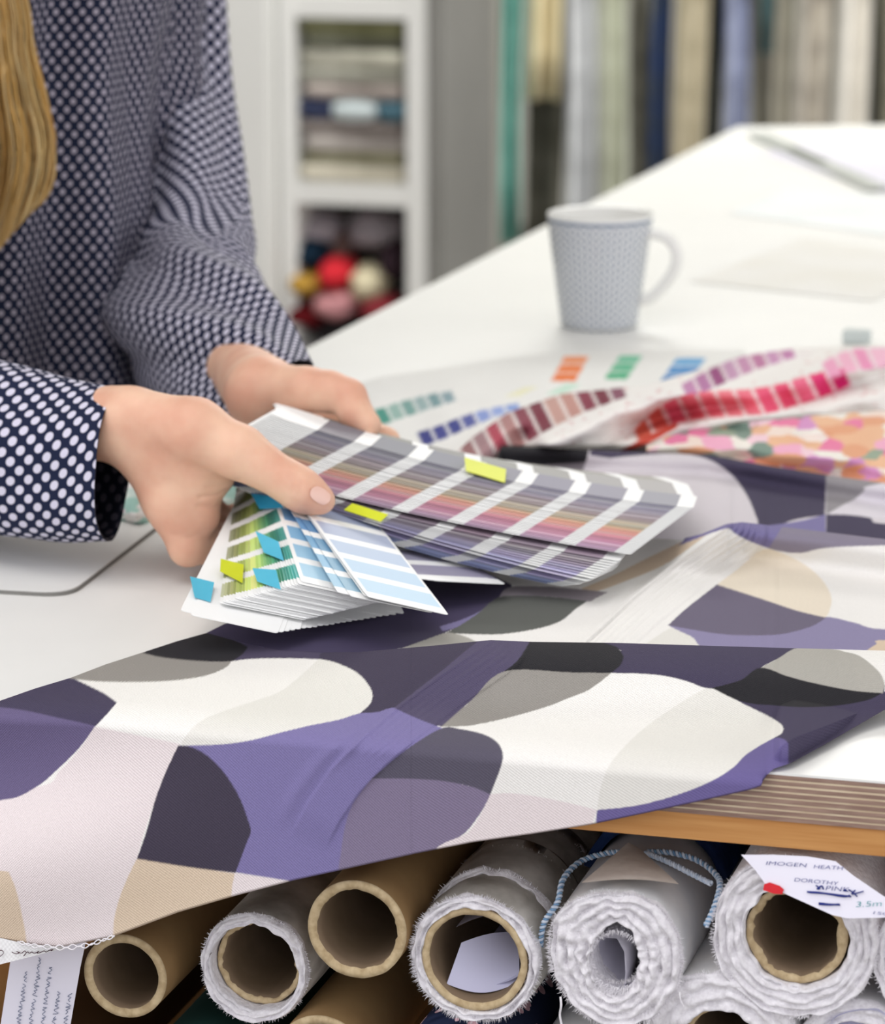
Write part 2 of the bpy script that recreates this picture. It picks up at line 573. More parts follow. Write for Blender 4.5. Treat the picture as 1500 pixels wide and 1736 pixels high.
# colours of the big print
WH, OFF, OFFL, GREY, BLK, DKP, MDP, LAV, MAU, PNK, BEI, LGR = 'F3F1EC', 'E8E6DF', 'DBD4DC', '98948E', '2B2A2E', '49435A', '6B6184', '8179A8', '857A94', 'E9DEDE', 'DCC8B0', 'B2AFA7'
L1S = [
 (PNK, [(0,1357),(60,1335),(100,1308),(135,1270),(155,1240),(152,1230),(305,1261),(280,1310),(262,1360),(245,1410),(232,1456),(400,1480),(495,1494),(480,1510),(392,1560),(205,1640),(0,1700)]),
 (BEI, [(0,1455),(15,1478),(27,1508),(37,1550),(45,1600),(46,1700),(0,1700)]),
 (BEI, [(232,1456),(398,1481),(394,1500),(392,1518),(385,1580),(190,1650),(192,1583),(194,1555),(205,1515),(220,1480)]),
 (MDP, [(0,1180),(100,1195),(150,1215),(162,1230),(135,1267),(100,1302),(60,1335),(0,1357)]),
 (DKP, [(0,1185),(120,1140),(122,1149),(145,1160),(175,1175),(198,1191),(182,1210),(162,1231),(100,1217),(0,1199)]),
 (GREY, [(118,1150),(165,1120),(242,1095),(250,1107),(280,1114),(345,1121),(392,1121),(382,1132),(350,1145),(300,1153),(240,1156),(165,1155)]),
 ('514A61', [(355,1060),(430,1060),(560,1100),(830,1070),(860,1088),(838,1092),(735,1232),(670,1230),(607,1210),(615,1205),(628,1192),(631,1175),(620,1155),(600,1137),(565,1122),(525,1117),(475,1116),(425,1117),(392,1121)]),
 (BLK, [(242,1107),(300,1070),(355,1060),(385,1078),(420,1097),(412,1108),(400,1117),(390,1121),(345,1121),(280,1115)]),
 ('453F52', [(540,1117),(560,1102),(700,1090),(830,1070),(850,1080),(740,1232),(670,1230),(607,1210),(615,1205),(628,1192),(631,1175),(620,1155),(600,1137),(565,1122)]),
 (OFF, [(540,1117),(565,1122),(600,1137),(620,1155),(631,1175),(628,1192),(615,1205),(607,1210),(575,1220),(525,1230),(475,1242),(425,1255),(375,1262),(305,1263),(325,1235),(350,1217),(390,1202),(435,1187),(475,1172),(510,1145)]),
 (LAV, [(305,1264),(375,1262),(425,1255),(475,1242),(525,1230),(575,1220),(607,1210),(640,1207),(670,1200),(705,1217),(760,1238),(708,1282),(660,1332),(625,1362),(606,1402),(592,1475),(575,1540),(480,1560),(495,1494),(399,1479),(410,1450),(424,1410)]),
 ('46404F', [(302,1264),(322,1266),(350,1280),(380,1310),(405,1350),(421,1392),(425,1410),(417,1432),(399,1480),(320,1470),(232,1456),(248,1410),(265,1350),(285,1300)]),
 (MAU, [(630,1320),(690,1320),(750,1324),(800,1334),(832,1346),(824,1362),(812,1382),(790,1410),(765,1427),(737,1442),(700,1520),(560,1560),(574,1470),(585,1400),(600,1360)]),
 ('5C5867', [(748,1235),(780,1236),(817,1244),(841,1257),(852,1276),(849,1300),(831,1347),(800,1334),(750,1324),(690,1320),(630,1320),(690,1270)]),
 (PNK, [(831,1347),(870,1345),(940,1356),(1012,1373),(1005,1394),(1000,1440),(700,1520),(737,1441),(791,1413),(815,1380)]),
 ('57506A', [(838,1070),(908,1070),(908,1089),(860,1137),(800,1186),(748,1232),(705,1217),(668,1200),(745,1140)]),
 (BLK, [(908,1070),(1020,1075),(1047,1098),(1057,1113),(1052,1127),(1036,1141),(967,1140),(855,1138),(880,1116)]),
 (GREY, [(855,1138),(967,1140),(1036,1141),(999,1169),(960,1185),(924,1199),(860,1217),(796,1230),(748,1232),(800,1186)]),
 (DKP, [(1020,1070),(1360,1080),(1353,1100),(1319,1116),(1289,1132),(1255,1155),(1204,1167),(1164,1155),(1127,1146),(1084,1142),(1036,1141),(1052,1127),(1057,1113),(1047,1098),(1022,1089)]),
 (DKP, [(1201,1167),(1290,1130),(1500,1160),(1500,1330),(1335,1330),(1330,1262),(1308,1253),(1324,1244),(1328,1236),(1324,1228),(1308,1217),(1276,1201),(1233,1180)]),
 (LGR, [(1289,1132),(1319,1116),(1353,1098),(1409,1100),(1457,1112),(1489,1138),(1499,1158),(1496,1176),(1447,1171),(1393,1161),(1340,1148)]),
 (BLK, [(1289,1132),(1340,1148),(1393,1161),(1447,1171),(1495,1175),(1470,1187),(1420,1196),(1367,1199),(1313,1196),(1260,1190),(1204,1167),(1255,1153)]),
 (WH, [(1405,1090),(1680,1090),(1680,1215),(1499,1172),(1499,1158),(1489,1138),(1457,1112),(1425,1103)]),
 (OFF, [(1201,1167),(1233,1180),(1276,1201),(1308,1217),(1324,1228),(1328,1236),(1324,1244),(1308,1253),(1265,1279),(1244,1300),(1212,1321),(1169,1340),(1116,1357),(1063,1368),(1012,1373),(1018,1335),(1031,1300),(1052,1273),(1084,1241),(1127,1209),(1164,1185)]),
 ('6F6598', [(1012,1373),(1063,1368),(1116,1357),(1169,1340),(1212,1321),(1244,1300),(1265,1279),(1308,1253),(1325,1252),(1334,1258),(1336,1272),(1330,1340),(1290,1400),(1004,1450)]),
]
L2S = [
 ('4A435E', [(340,1080),(420,1000),(700,930),(866,990),(868,997),(850,1016),(815,1040),(765,1068),(680,1099),(540,1120),(400,1110)]),
 ('857EA6', [(868,999),(850,1012),(812,1037),(778,1052),(745,1062),(750,1070),(772,1064),(800,1052),(830,1032)]),
 (BEI, [(1185,905),(1200,905),(1130,955),(1060,985),(1010,1002),(985,998),(1040,975),(1110,940)]),
 ('9C949A', [(862,996),(915,994),(975,998),(1030,1004),(1012,1013),(995,1020),(945,1013),(900,1010),(845,1013)]),
 ('646662', [(756,1073),(780,1060),(810,1040),(845,1013),(900,1010),(945,1013),(995,1019),(975,1033),(950,1053),(910,1066),(850,1075),(800,1075)]),
 (LGR, [(678,1100),(720,1085),(755,1073),(775,1075),(800,1084),(815,1094),(750,1110)]),
 (OFF, [(1085,1098),(1140,1064),(1175,1075),(1210,1096),(1150,1110)]),
 ('EDE2CF', [(1292,932),(1325,938),(1365,958),(1395,985),(1409,1013),(1406,1035),(1400,1047),(1350,1035),(1290,1015),(1215,991),(1250,965)]),
 ('918AAC', [(1132,1060),(1215,1074),(1270,1077),(1325,1075),(1375,1062),(1400,1046),(1450,1056),(1500,1067),(1500,1110),(1250,1110),(1170,1078)]),
 ('6F687C', [(1215,991),(1290,1015),(1350,1035),(1400,1047),(1375,1062),(1325,1075),(1270,1077),(1215,1074),(1132,1060),(1165,1030)]),
 (BEI, [(1462,1108),(1485,1092),(1500,1085),(1500,1112)]),
 ('8079A4', [(1150,925),(1225,870),(1500,895),(1500,921),(1425,927),(1360,937),(1325,935),(1295,927),(1265,915),(1245,904),(1232,896),(1195,908)]),
 ('8E8798', [(1334,880),(1500,895),(1500,921),(1425,927),(1360,937),(1325,935),(1303,930)]),
]
L3S = [
 (BLK, [(820,800),(840,720),(998,720),(998,762),(993,784),(945,787),(900,790),(843,783)]),
 ('8F888E', [(840,785),(900,790),(945,787),(993,784),(988,810),(982,830),(900,830),(840,800)]),
 (DKP, [(998,720),(1400,750),(1400,806),(1398,873),(1325,889),(1240,950),(1200,800),(1000,772)]),
 ('DDD7DC', [(993,783),(1050,775),(1110,770),(1150,769),(1185,774),(1215,786),(1245,810),(1267,842),(1280,872),(1284,892),(1270,940),(950,960),(982,820)]),
 ('847DAA', [(1200,905),(1284,893),(1325,888),(1365,881),(1399,872),(1400,950),(1200,950)]),
 ('9A969A', [(1400,750),(1500,790),(1485,821),(1465,832),(1450,845),(1425,858),(1400,872)]),
 ('E4DFE6', [(1500,790),(1500,886),(1475,878),(1440,873),(1400,872),(1425,858),(1450,845),(1465,832),(1485,821)]),
 (DKP, [(1400,872),(1440,873),(1475,878),(1500,888),(1500,950),(1400,950)]),
]
X1 = np.arange(-90, 1592, 2.0)
hem = curve([(-90,1612),(0,1590),(60,1600),(100,1604),(190,1586),(300,1545),(400,1516),(495,1491),(600,1468),(700,1446),(800,1426),(900,1412),(1000,1396),(1100,1375),(1200,1353),(1270,1337),(1288,1331),(1300,1314),(1312,1303),(1340,1294),(1400,1261),(1500,1203),(1592,1150)])
ridge = curve([(-90,1222),(0,1188),(60,1167),(120,1149),(180,1126),(242,1106),(300,1087),(350,1073),(420,1092),(480,1103),(540,1108),(600,1106),(660,1101),(740,1094),(800,1088),(832,1085),(900,1088),(1050,1090),(1210,1095),(1350,1099),(1500,1103),(1592,1106)])
top2 = curve([(-90,1221.9),(350,1072.9),(380,1058),(500,1022),(700,940),(860,905),(1000,905),(1150,915),(1190,905),(1232,888),(1258,885),(1400,902),(1500,914),(1592,924)])
top3 = curve([(838,905),(839.9,906),(841,778),(850,756),(920,758),(1000,763),(1200,771),(1300,789),(1400,805),(1500,819),(1592,832)])


def drop_t(P_h, px, py, off, flare):
    """ray depth of the hanging part: a sheet just outside the table's front edge, flaring outwards below it"""
    d = rayd(px, py)
    n = -N + flare[..., None] * Z3 if not np.isscalar(flare) else -N + flare * Z3
    num = ((EDGE + (-N) * 0 - CAM) * n).sum(-1) + off
    return num / (d * n).sum(-1)


def build_canvas():
    H = curve([(-90, .002), (420, .003), (520, .006), (700, .019), (840, .026), (1100, .024), (1592, .022)])
    rows = []
    # front sheet, from its hem up to the fold
    n1 = 230
    f = np.linspace(0, 1, n1)[:, None]
    PX = np.broadcast_to(X1, (n1, len(X1))); PY = hem(X1)[None] * (1 - f) + ridge(X1)[None] * f
    dy = PY - ridge(X1)[None]
    h = 0.0035 + (H(X1)[None] - 0.0035) * sm(1 - dy / 150)
    wall = np.interp(PX, [1296, 1322, 1345, 1500, 1592], [2, 34, 40, 13, 8]); rise = hem(X1)[None] - PY
    lift = sm((PX - 1296) / 30) * wall / 3500
    h = np.where(PX > 1296, np.maximum(h, .0012 + lift * np.clip(rise / wall, 0, 1) * sm(1 - (rise - wall) / 260)), h)
    h += 0.0012 * (vnoise(np.stack([PX / 130, PY / 60], -1), 3) - .5)
    Ph = onz(PX, PY, ZT + h)
    th_ = (Ph - CAM) @ FW
    fl = np.clip(0.26 - PX / 4200, 0.05, 0.3)
    off = 0.006 + 0.003 * vnoise(np.stack([PX / 260, PY / 300], -1), 5) + 0.006 * sm(1 - PX / 500) * np.sin((PY - 1380) / 55 + PX / 400)
    tv = drop_t(None, PX, PY, off, fl)
    # the cloth wraps the convex corner of the table: the farther of the two entry depths, rounded
    k = 0.030
    w = np.clip(0.5 + 0.5 * (tv - th_) / k, 0, 1)
    t = th_ * (1 - w) + tv * w + k * w * (1 - w)
    # stitched seam: a stepped, ribbed band crossing the sheet
    sd, al = seg_sd(PX, PY, [(832, 1083), (745, 1142), (668, 1200), (608, 1252), (560, 1302), (520, 1360), (488, 1424)])
    wid = 62 + 0 * al
    band = sm((sd + 2) / 5) * (1 - sm((sd - wid) / 6)) * (1 - sm((al - 430) / 60))
    rib = (0.5 + 0.5 * np.sin(sd * 2 * math.pi / 11)) * (1 - sm((sd - 40) / 18)) * sm(sd / 4) * (1 - sm((al - 200) / 120))
    t = t - 0.0016 * band - 0.0009 * rib - 0.0022 * np.exp(-((sd - 3) / 7.0) ** 2) * (1 - sm((al - 260) / 120))
    # little creases running off the seam
    t = t - 0.0012 * np.exp(-((sd + 14 - 10 * np.sin(al / 90)) / 12.0) ** 2) * sm((al - 170) / 60) * (1 - sm((al - 430) / 60))
    # turned corner at the right end of the hem
    cc = np.exp(-(((PX - 1318) / 22) ** 2 + ((PY - 1268) / 26) ** 2))
    t = t - 0.008 * cc
    P = CAM + rayd(PX, PY) * t[..., None]
    c = paint(PX, PY, WH, L1S)
    # hem folded under
    r0 = P[0]
    u1 = r0 + N * 0.002 - Z3 * 0.0012
    u2 = r0 + N * 0.012 - Z3 * 0.0008
    right = sm((X1 - 1290) / 40)[:, None]
    u1 = u1 * (1 - right) + (r0 + (N * .004 - E * .002) - Z3 * 0.0015) * right
    u2 = u2 * (1 - right) + (r0 + (N * .014 - E * .006) - Z3 * 0.001) * right
    u1[:, 2] = np.where(X1 > 1290, np.maximum(u1[:, 2], ZT + .0008), u1[:, 2])
    u2[:, 2] = np.where(X1 > 1290, np.maximum(u2[:, 2], ZT + .0008), u2[:, 2])
    allP = [u2[None], u1[None], P]; allC = [c[:1], c[:1], c]
    # behind the fold: down to the table, then the second sheet
    n2 = 120
    f = np.linspace(0, 1, n2)[:, None]
    PX2 = np.broadcast_to(X1, (n2, len(X1))); PY2 = ridge(X1)[None] * (1 - f) + top2(X1)[None] * f
    up = PY2 - top2(X1)[None]
    h2 = 0.002 + 0.021 * sm(1 - up / 75) * sm((PX2 - 1080) / 140) + 0.003 * sm((PX2 - 350) / 100) * sm(1 - up / 200)
    h2 += 0.0015 * (vnoise(np.stack([PX2 / 150, PY2 / 40], -1), 8) - .5) * sm((PX2 - 300) / 200)
    sd, al = seg_sd(PX2, PY2, [(1236, 888), (1150, 945), (1070, 1010), (985, 1090)])
    h2 += 0.0010 * sm((sd + 2) / 4) * (1 - sm((sd - 62) / 6)) + 0.0007 * (0.5 + 0.5 * np.sin(sd * 2 * math.pi / 10)) * sm(sd / 3) * (1 - sm((sd - 45) / 15)) + 0.0018 * np.exp(-((sd - 3) / 5.0) ** 2)
    P2 = onz(PX2, PY2, ZT + h2)
    c2 = paint(PX2, PY2, 'F4F2EE', L2S)
    rt, lt = P[-1], P2[0]
    Hh = (rt[:, 2] - ZT)[:, None]
    s1 = rt + N * 0.006 - Z3 * Hh * 0.12
    s2 = rt + N * 0.016 - Z3 * Hh * 0.55
    s3 = rt * 0.55 + lt * 0.45; s3[:, 2] = ZT + 0.0025
    w = sm((X1 - 470) / 120)[:, None]
    s1 = s1 * w + (rt * .75 + lt * .25) * (1 - w); s2 = s2 * w + (rt * .5 + lt * .5) * (1 - w); s3 = s3 * w + (rt * .25 + lt * .75) * (1 - w)
    allP += [s1[None], s2[None], s3[None], P2]; allC += [c[-1:], c[-1:], c2[:1], c2]
    # third sheet behind the second fold
    n3 = 70
    f = np.linspace(0, 1, n3)[:, None]
    use = X1 >= 841
    y2 = top2(X1)
    y3 = np.where(use, top3(X1), y2 - 0.1)
    PX3 = np.broadcast_to(X1, (n3, len(X1))); PY3 = y2[None] * (1 - f) + y3[None] * f
    dn = PY3 - y3[None]
    h3 = 0.002 + 0.012 * sm(1 - dn / 40) * use[None] + 0.003 * vnoise(np.stack([PX3 / 120, PY3 / 40], -1), 12) * use[None]
    P3 = onz(PX3, PY3, ZT + h3)
    c3 = paint(PX3, PY3, 'DDD7DC', L3S)
    rt, lt = P2[-1], P3[0]
    Hh = (rt[:, 2] - ZT)[:, None]
    s1 = rt + N * 0.005 - Z3 * Hh * 0.15; s2 = rt + N * 0.014 - Z3 * Hh * 0.6
    s3 = rt * .5 + lt * .5; s3[:, 2] = ZT + .0025
    w = sm((X1 - 1000) / 120)[:, None]
    s1 = s1 * w + (rt * .75 + lt * .25) * (1 - w); s2 = s2 * w + (rt * .5 + lt * .5) * (1 - w); s3 = s3 * w + (rt * .25 + lt * .75) * (1 - w)
    b1 = P3[-1] + N * 0.006 - Z3 * 0.006; b2 = P3[-1] + N * 0.008; b2[:, 2] = ZT + .0015
    b1[:, 2] = np.maximum(b1[:, 2], ZT + .0015)
    k1 = 2 * np.ones_like(X1)
    allP += [s1[None], s2[None], s3[None], P3, b1[None], b2[None]]; allC += [c2[-1:], c2[-1:], c3[:1], c3, c3[-1:], c3[-1:]]
    P = np.concatenate(allP); C = np.concatenate(allC)
    P[..., 2] = np.where((((P - EDGE) @ N) > 0.0) & (P[..., 2] < ZT + .0006), ZT + .0006, P[..., 2])
    # cloth coordinates for the weave: along the edge, and run length front to back
    U = (P - EDGE) @ E
    Vv = np.concatenate([np.zeros((1, P.shape[1])), np.cumsum(np.linalg.norm(np.diff(P, axis=0), axis=2), 0)])
    F = gridF(P.shape[0], P.shape[1])
    # leave out the slivers left of where the second and third sheets begin
    n12 = 2 + n1 + 3; n123 = n12 + n2 + 3
    fr = F[:, 0] // P.shape[1]; fc = F[:, 0] % P.shape[1]; x = X1[fc]
    keep = ~((fr >= n12 - 4) & (x < 346)) & ~((fr >= n123 - 4) & (x < 841))
    o = mesh('patterned_canvas', P.reshape(-1, 3), F[keep], M['print'], None, col=C.reshape(-1, 3), uv=np.stack([U, Vv], -1).reshape(-1, 2))
    tag(o, 'purple, grey, black and white curved-print canvas folded over the table edge', 'fabric')
    return o, P[2 + 0 - 0]
canvas, hemrow = build_canvas()

# the turned selvedge at the canvas's lower left corner, with its printed script and loose twisted thread
_off = 0.036
def ondrop(px, py, off):
    n = -N + 0.26 * Z3
    d = rayd(px, py); t = (((EDGE - CAM) * n).sum() + off) / (d @ n)
    return CAM + d * np.asarray(t)[..., None]
xs = np.linspace(-90, 108, 40)
tp = np.interp(xs, [-90, 0, 40, 108], [1578, 1590, 1599, 1606]); bt = np.interp(xs, [-90, 0, 60, 108], [1657, 1635, 1620, 1608])
g = np.stack([ondrop(xs, tp * (1 - f) + bt * f, 0.003 - 0.0015 * f) for f in np.linspace(0, 1, 6)])
mesh('selvedge', g.reshape(-1, 3), gridF(6, 40), M['softprint'], canvas, col=np.full((240, 3), lin('EDEBE8')[0]),
     uv=np.stack([np.tile(xs * .00028, 6), np.repeat(np.arange(6) * .002, 40)], -1))
parts = []
for ph in (0, math.pi):
    x = np.linspace(30, 194, 140); y = np.interp(x, [30, 60, 110, 150, 194], [1597, 1603, 1605, 1601, 1587]) + 2.4 * np.sin(x / 3.4 + ph) + (4 if ph else 0) * np.sin((x - 30) / 164 * math.pi)
    parts.append(tubeVF(ondrop(x, y, 0.0045), 0.00035, 5))
V, F = joinVF(parts)
mesh('selvedge_thread', V, F, M['fibre'], canvas)
parts = []
def scrawl(pts, fn, r, seg=5):
    P = catmull(np.array(pts, float), seg); return tubeVF(fn(P[:, 0], P[:, 1]), r, 4)
for pts in ([(-8,1614),(2,1611),(6,1616),(-2,1622),(-10,1620)], [(20,1614),(27,1617),(33,1615),(28,1613),(36,1616),(42,1612),(44,1616),(40,1621),(46,1614),(50,1616),(54,1614),(57,1616)],
            [(57,1616),(62,1615),(66,1612),(63,1616),(70,1614),(75,1612),(78,1614),(84,1611),(90,1610),(86,1612)]):
    parts.append(scrawl(pts, lambda x, y: ondrop(x, y, 0.0036), 0.00022))
V, F = joinVF(parts)
mesh('printed_script', V, F, M['brownink'], canvas)


# ------------------------------------------------------------------ swatch fan decks
CW, CT = 0.048, 0.00025
ST = [0.0, 0.010, 0.026]
for k in range(7):
    ST += [0.028 + 0.031 * k, 0.0495 + 0.031 * k]
ST += [0.2435, 0.2447, 0.245]
ST = np.array(ST); CL = 0.245
CWD = np.full(len(ST), CW / 2); CWD[-3:] = CW / 2 - np.array([0.0002, 0.0012, 0.0038]); CWD[0] = CW / 2 - .003; CWD[1] = CW / 2
WHITE = np.array(lin('F8F9F8')[:3])


def swatch_card(parent, PL, PR, wv, cols, sag=0.0, margin=0.0, name='swatch_card', ln=1.0, ct=CT):
    """one long card. PL, PR: the two ends of its leading edge; wv: unit vector across the card; cols: seven printed chips (linear rgb or None)"""
    PL, PR, wv = np.asarray(PL, float), np.asarray(PR, float), np.asarray(wv, float)
    d = PR - PL; d /= np.linalg.norm(d); PL = PR - d * CL * ln
    wv = wv - d * (wv @ d); wv /= np.linalg.norm(wv)
    u = ST / CL
    C = PL + ln * ST[:, None] * d - Z3 * (sag * 4 * u * (1 - u))[:, None] + wv * CW / 2
    m1 = -CWD + margin; m2 = CWD - (0.0015 if margin else 0.0)
    if not margin: m1 = -CWD * 0.999; m2 = CWD * 0.999
    top = np.stack([C + wv * w[:, None] for w in (-CWD, m1, m2, CWD)], 1)      # (n,4,3)
    n = len(ST)
    V = np.concatenate([top.reshape(-1, 3), (top[:, [0, 3]] - Z3 * ct).reshape(-1, 3)])
    F, fc = [], []
    for i in range(n - 1):
        chip = None
        if i >= 3 and i < 17 and (i - 3) % 2 == 0: chip = cols[(i - 3) // 2]
        for j in range(3):
            a = i * 4 + j
            F.append((a, a + 4, a + 5, a + 1)); fc.append(chip if (chip is not None and (j == 1)) else WHITE)
        b0 = n * 4 + i * 2
        F.append((b0, b0 + 1, b0 + 3, b0 + 2)); fc.append(WHITE)
        F.append((i * 4, b0, b0 + 2, i * 4 + 4)); fc.append(WHITE if chip is None or margin else np.asarray(chip) * .95)
        F.append((i * 4 + 3, i * 4 + 7, b0 + 3, b0 + 1)); fc.append(WHITE)
    for i in (0, n - 1):
        b0 = n * 4 + i * 2; q = (i * 4, i * 4 + 3, b0 + 1, b0) if i == 0 else (i * 4 + 3, i * 4, b0, b0 + 1)
        F.append(q); fc.append(WHITE)
    return mesh(name, V, F, M['swatch'], parent, fcol=fc, smooth=False)


def ip(xs, ys):
    return lambda t: np.array([np.interp(t, xs, [y[k] for y in ys]) for k in range(len(ys[0]))])


def mixc(stops, t):
    xs = [s[0] for s in stops]
    return np.array([np.interp(t, xs, [np.array(lin(s[1]))[k] for s in stops]) for k in range(3)])


def chips(base, vary=0.10, light=(0.75, 1.25), rev=False):
    out = []
    for k in range(7):
        f = light[0] + (light[1] - light[0]) * k / 6
        c = np.array(base) * f * (1 + vary * (rng.random(3) - .5))
        out.append(np.clip(c, 0.01, 0.9))
    return out


A_PIV = atD(476, 722, 2.055)
deckA = thing('swatch_fan_deck', 'long fan of colour cards with pink, mauve and lavender chips across the canvas', 'fan deck', (*A_PIV[:2], ZT + 0.03), 'colour fan decks in the hands')
A_STOPS = [(0, '77748C'), (.10, '837C96'), (.17, '8A7A84'), (.25, '9A8488'), (.30, 'B5A689'), (.36, 'C2AE85'), (.40, 'D08A62'), (.46, 'D9837A'), (.52, 'DC7F9E'), (.60, 'D287AE'), (.66, 'B48AAE'), (.72, '8A7488'), (.78, '8A7C94'), (.84, '9A92BE'), (.90, 'A39CCB'), (.94, '7F90C4'), (1, '5A70B0')]
nA = 52
# leading (near) edges of the cards in the pack: far end and rivet end, from the top card to the lowest
aR = ip([0, .69, .70, .88, .89, 1], [(1175, 861, .0360), (1070, 940, .0265), (1052, 950, .0245), (1000, 984, .0200), (985, 990, .0165), (955, 994, .0130)])
aL = ip([0, .69, .70, .88, .89, 1], [(460, 703, .0850), (492, 812, .0640), (497, 818, .0620), (512, 832, .0560), (516, 838, .0530), (522, 850, .0500)])
aS = ip([0, .69, .70, .88, .89, 1], [(.0080,), (.0042,), (.0048,), (.0055,), (.0070,), (.0085,)])
def across(PL, PR, slope):
    d = PR - PL; wv = np.array([-d[1], d[0], 0]); wv /= np.linalg.norm(wv)
    return wv + Z3 * slope
for i in range(nA):
    u = i / (nA - 1)
    r, l = aR(u), aL(u)
    PR = onz(r[0], r[1], ZT + r[2]); PL = onz(l[0], l[1], ZT + l[2])
    base = (mixc(A_STOPS, u) * .78 + .17) * (0.74 + 0.52 * rng.random())
    if i % 7 == 3: base = base * .7 + .25
    swatch_card(deckA, PL, PR, across(PL, PR, -.085), chips(base, 0.06, (0.85, 1.2)), sag=aS(u)[0] + .0003 * rng.random(), ln=1.06)
for i in range(7):
    PR = onz(1179 - i * 1.5, 846 - i * 1.5, ZT + .031 - i * .0016); PL = onz(460, 702, ZT + .0835 - .0006 * i)
    w_ = across(PL, PR, -.05)
    swatch_card(deckA, PL, PR + w_ * (.004 + .001 * i), w_, chips(mixc([(0, '9A9A98'), (1, '8C8880')], i / 6), .05), sag=.0085, ln=1.06)

B_PIV = atD(442, 775, 2.045)
deckB = thing('swatch_fan_deck', 'fan of colour cards with green and blue chips, its card ends on the white table', 'fan deck', (*B_PIV[:2], ZT + 0.02), 'colour fan decks in the hands')
GREENS = [(0, '8E9078'), (.12, '8A9060'), (.25, '93A050'), (.38, 'B4C070'), (.5, '9FB866'), (.62, '6FA06A'), (.74, '3F8A68'), (.86, '2F7A6C'), (1, '4C9A92')]
bn = 0
def bcard(lx, ly, ex, ey, z, cs, slope=-.24, **kw):
    """left edge runs from (lx, ly) at the rivet to (ex, ey) at the far end, whose height over the table is z"""
    global bn
    bn += 1
    PR = onz(ex, ey, ZT + z); PL = onz(lx, ly, ZT + .0355 + .00040 * bn)
    q_ = (PR - PL) / CL
    PR = PR + q_ * .0011 * (rng.random() - .5); PL = PL + q_ * .0011 * (rng.random() - .5)
    return swatch_card(deckB, PL, PR, across(PL, PR, slope), cs, ct=.00037, **kw)
for k in range(5):      # grey striped cards peeping out at the right, under the blue ones
    bcard(432 - k * 3, 806, 734 - 6 * k, 984 - .8 * k,   .0215 + .0004 * k, chips(np.array(lin('8C889C')[:3]) * (.9 + .08 * k), .05, (0.9, 1.1)), slope=-.17)
for k in range(22):
    v = k / 21
    bcard(440 - 6 * v, 790, 545 - 222 * v ** .9, 1020 + 22 * v ** .9, .0128 + .00054 * k + .0004 * (k % 5 == 2), [None] * 7, slope=-.20)
bcard(430, 790, 305, 1035, .0252, [None] * 7, name='cover_card', slope=-.21)
for k in range(26):
    v = k / 25
    bcard(406 + 40 * v, 790, 372 + 133 * v, 1021 - 32 * v, .0256 + .0004 * (k + 1) + .00022 * (k % 4 == 1), chips(mixc(GREENS, v) * (.75 + .5 * rng.random()), .06, (0.5, 1.9)), slope=-.22 - .05 * v)
BL = [lin(h)[:3] for h in ('3F6FA8', '4C7FB4', '5E93C8', '6FA2D2', '86B8DC', '9CC8E4', 'AED4EA')]
bcard(446, 790, 510, 985, .0368, [np.array(c) * 1.0 for c in BL], margin=.0025, slope=-.28)
for k, (dx, tint) in enumerate(((62, .95), (84, .8))):
    bcard(450 + k * 4, 790, 510 + dx, 985 + dx * .30, .0350 - k * .0016, [np.array(c) * tint for c in BL], slope=-.28)
BL2 = [lin(h)[:3] for h in ('8E93AC', '98A0BA', 'A4AEC8', 'B2BCD4', 'BCCCE2', 'C0D8EC', 'C4DEF0')]
for k in range(2):
    bcard(462 + k, 790, 617 + 6 * k, 1009 + 2 * k, .0332 + .0006 * k, [np.array(c) * (.7 if k == 0 else 1) for c in BL2], margin=0.0022, slope=-.31)


def card_kd(deck):
    pts = []
    for c in deck.children:
        if c.type == 'MESH' and 'card' in c.name:
            b = wloc(c)
            v = np.zeros(len(c.data.vertices) * 3); c.data.vertices.foreach_get('co', v); v = v.reshape(-1, 3) + b
            v = v[:len(ST) * 4].reshape(len(ST), 4, 3)
            # points between the stations so that depth can be read anywhere on the card
            a = np.linspace(0, 1, 6)[:, None, None, None]
            w = v[None, :-1] * (1 - a) + v[None, 1:] * a
            w = w.reshape(-1, 4, 3)
            for f in np.linspace(0, 1, 7): pts.append(w[:, 0] * (1 - f) + w[:, 3] * f)
    P = np.concatenate(pts); x, y, d = project(P)
    return x, y, d


def sticky(deck, kd, name, corners, mat, lift=0.0012, label=None, n=5):
    x, y, d = kd
    cx, cy = np.mean([c[0] for c in corners]), np.mean([c[1] for c in corners])
    D = []
    for qx, qy in corners:
        qx, qy = qx * .7 + cx * .3, qy * .7 + cy * .3
        k = np.hypot(x - qx, y - qy) < 9
        D.append(d[k].min() if k.any() else np.nan)
    D = np.array(D); D[np.isnan(D)] = np.nanmean(D)
    # plane through the corner depths
    A = np.array([[c[0] - cx, c[1] - cy, 1] for c in corners]); co, *_ = np.linalg.lstsq(A, D, rcond=None)
    g = []
    c = np.array(corners, float)
    for v in np.linspace(0, 1, n):
        for u in np.linspace(0, 1, n):
            p = (c[0] * (1 - u) + c[1] * u) * (1 - v) + (c[3] * (1 - u) + c[2] * u) * v
            g.append(atD(p[0], p[1], co @ np.array([p[0] - cx, p[1] - cy, 1]) - lift - 0.003 * (u - .5) ** 2))
    V = np.array(g); V2 = V - Z3 * 0.00025
    F = [list(f) for f in gridF(n, n)] + [[i + n * n for i in f[::-1]] for f in gridF(n, n)]
    rim = [j for j in range(n)] + [(i + 1) * n - 1 for i in range(1, n)] + [n * n - 2 - j for j in range(n - 1)] + [(n - 2 - i) * n for i in range(n - 2)]
    F += [[rim[i], rim[i - 1], rim[i - 1] + n * n, rim[i] + n * n] for i in range(len(rim))]
    o = mesh(name, np.concatenate([V, V2]), F, M[mat], deck, smooth=False)
    if label: o['label'] = label
    return o


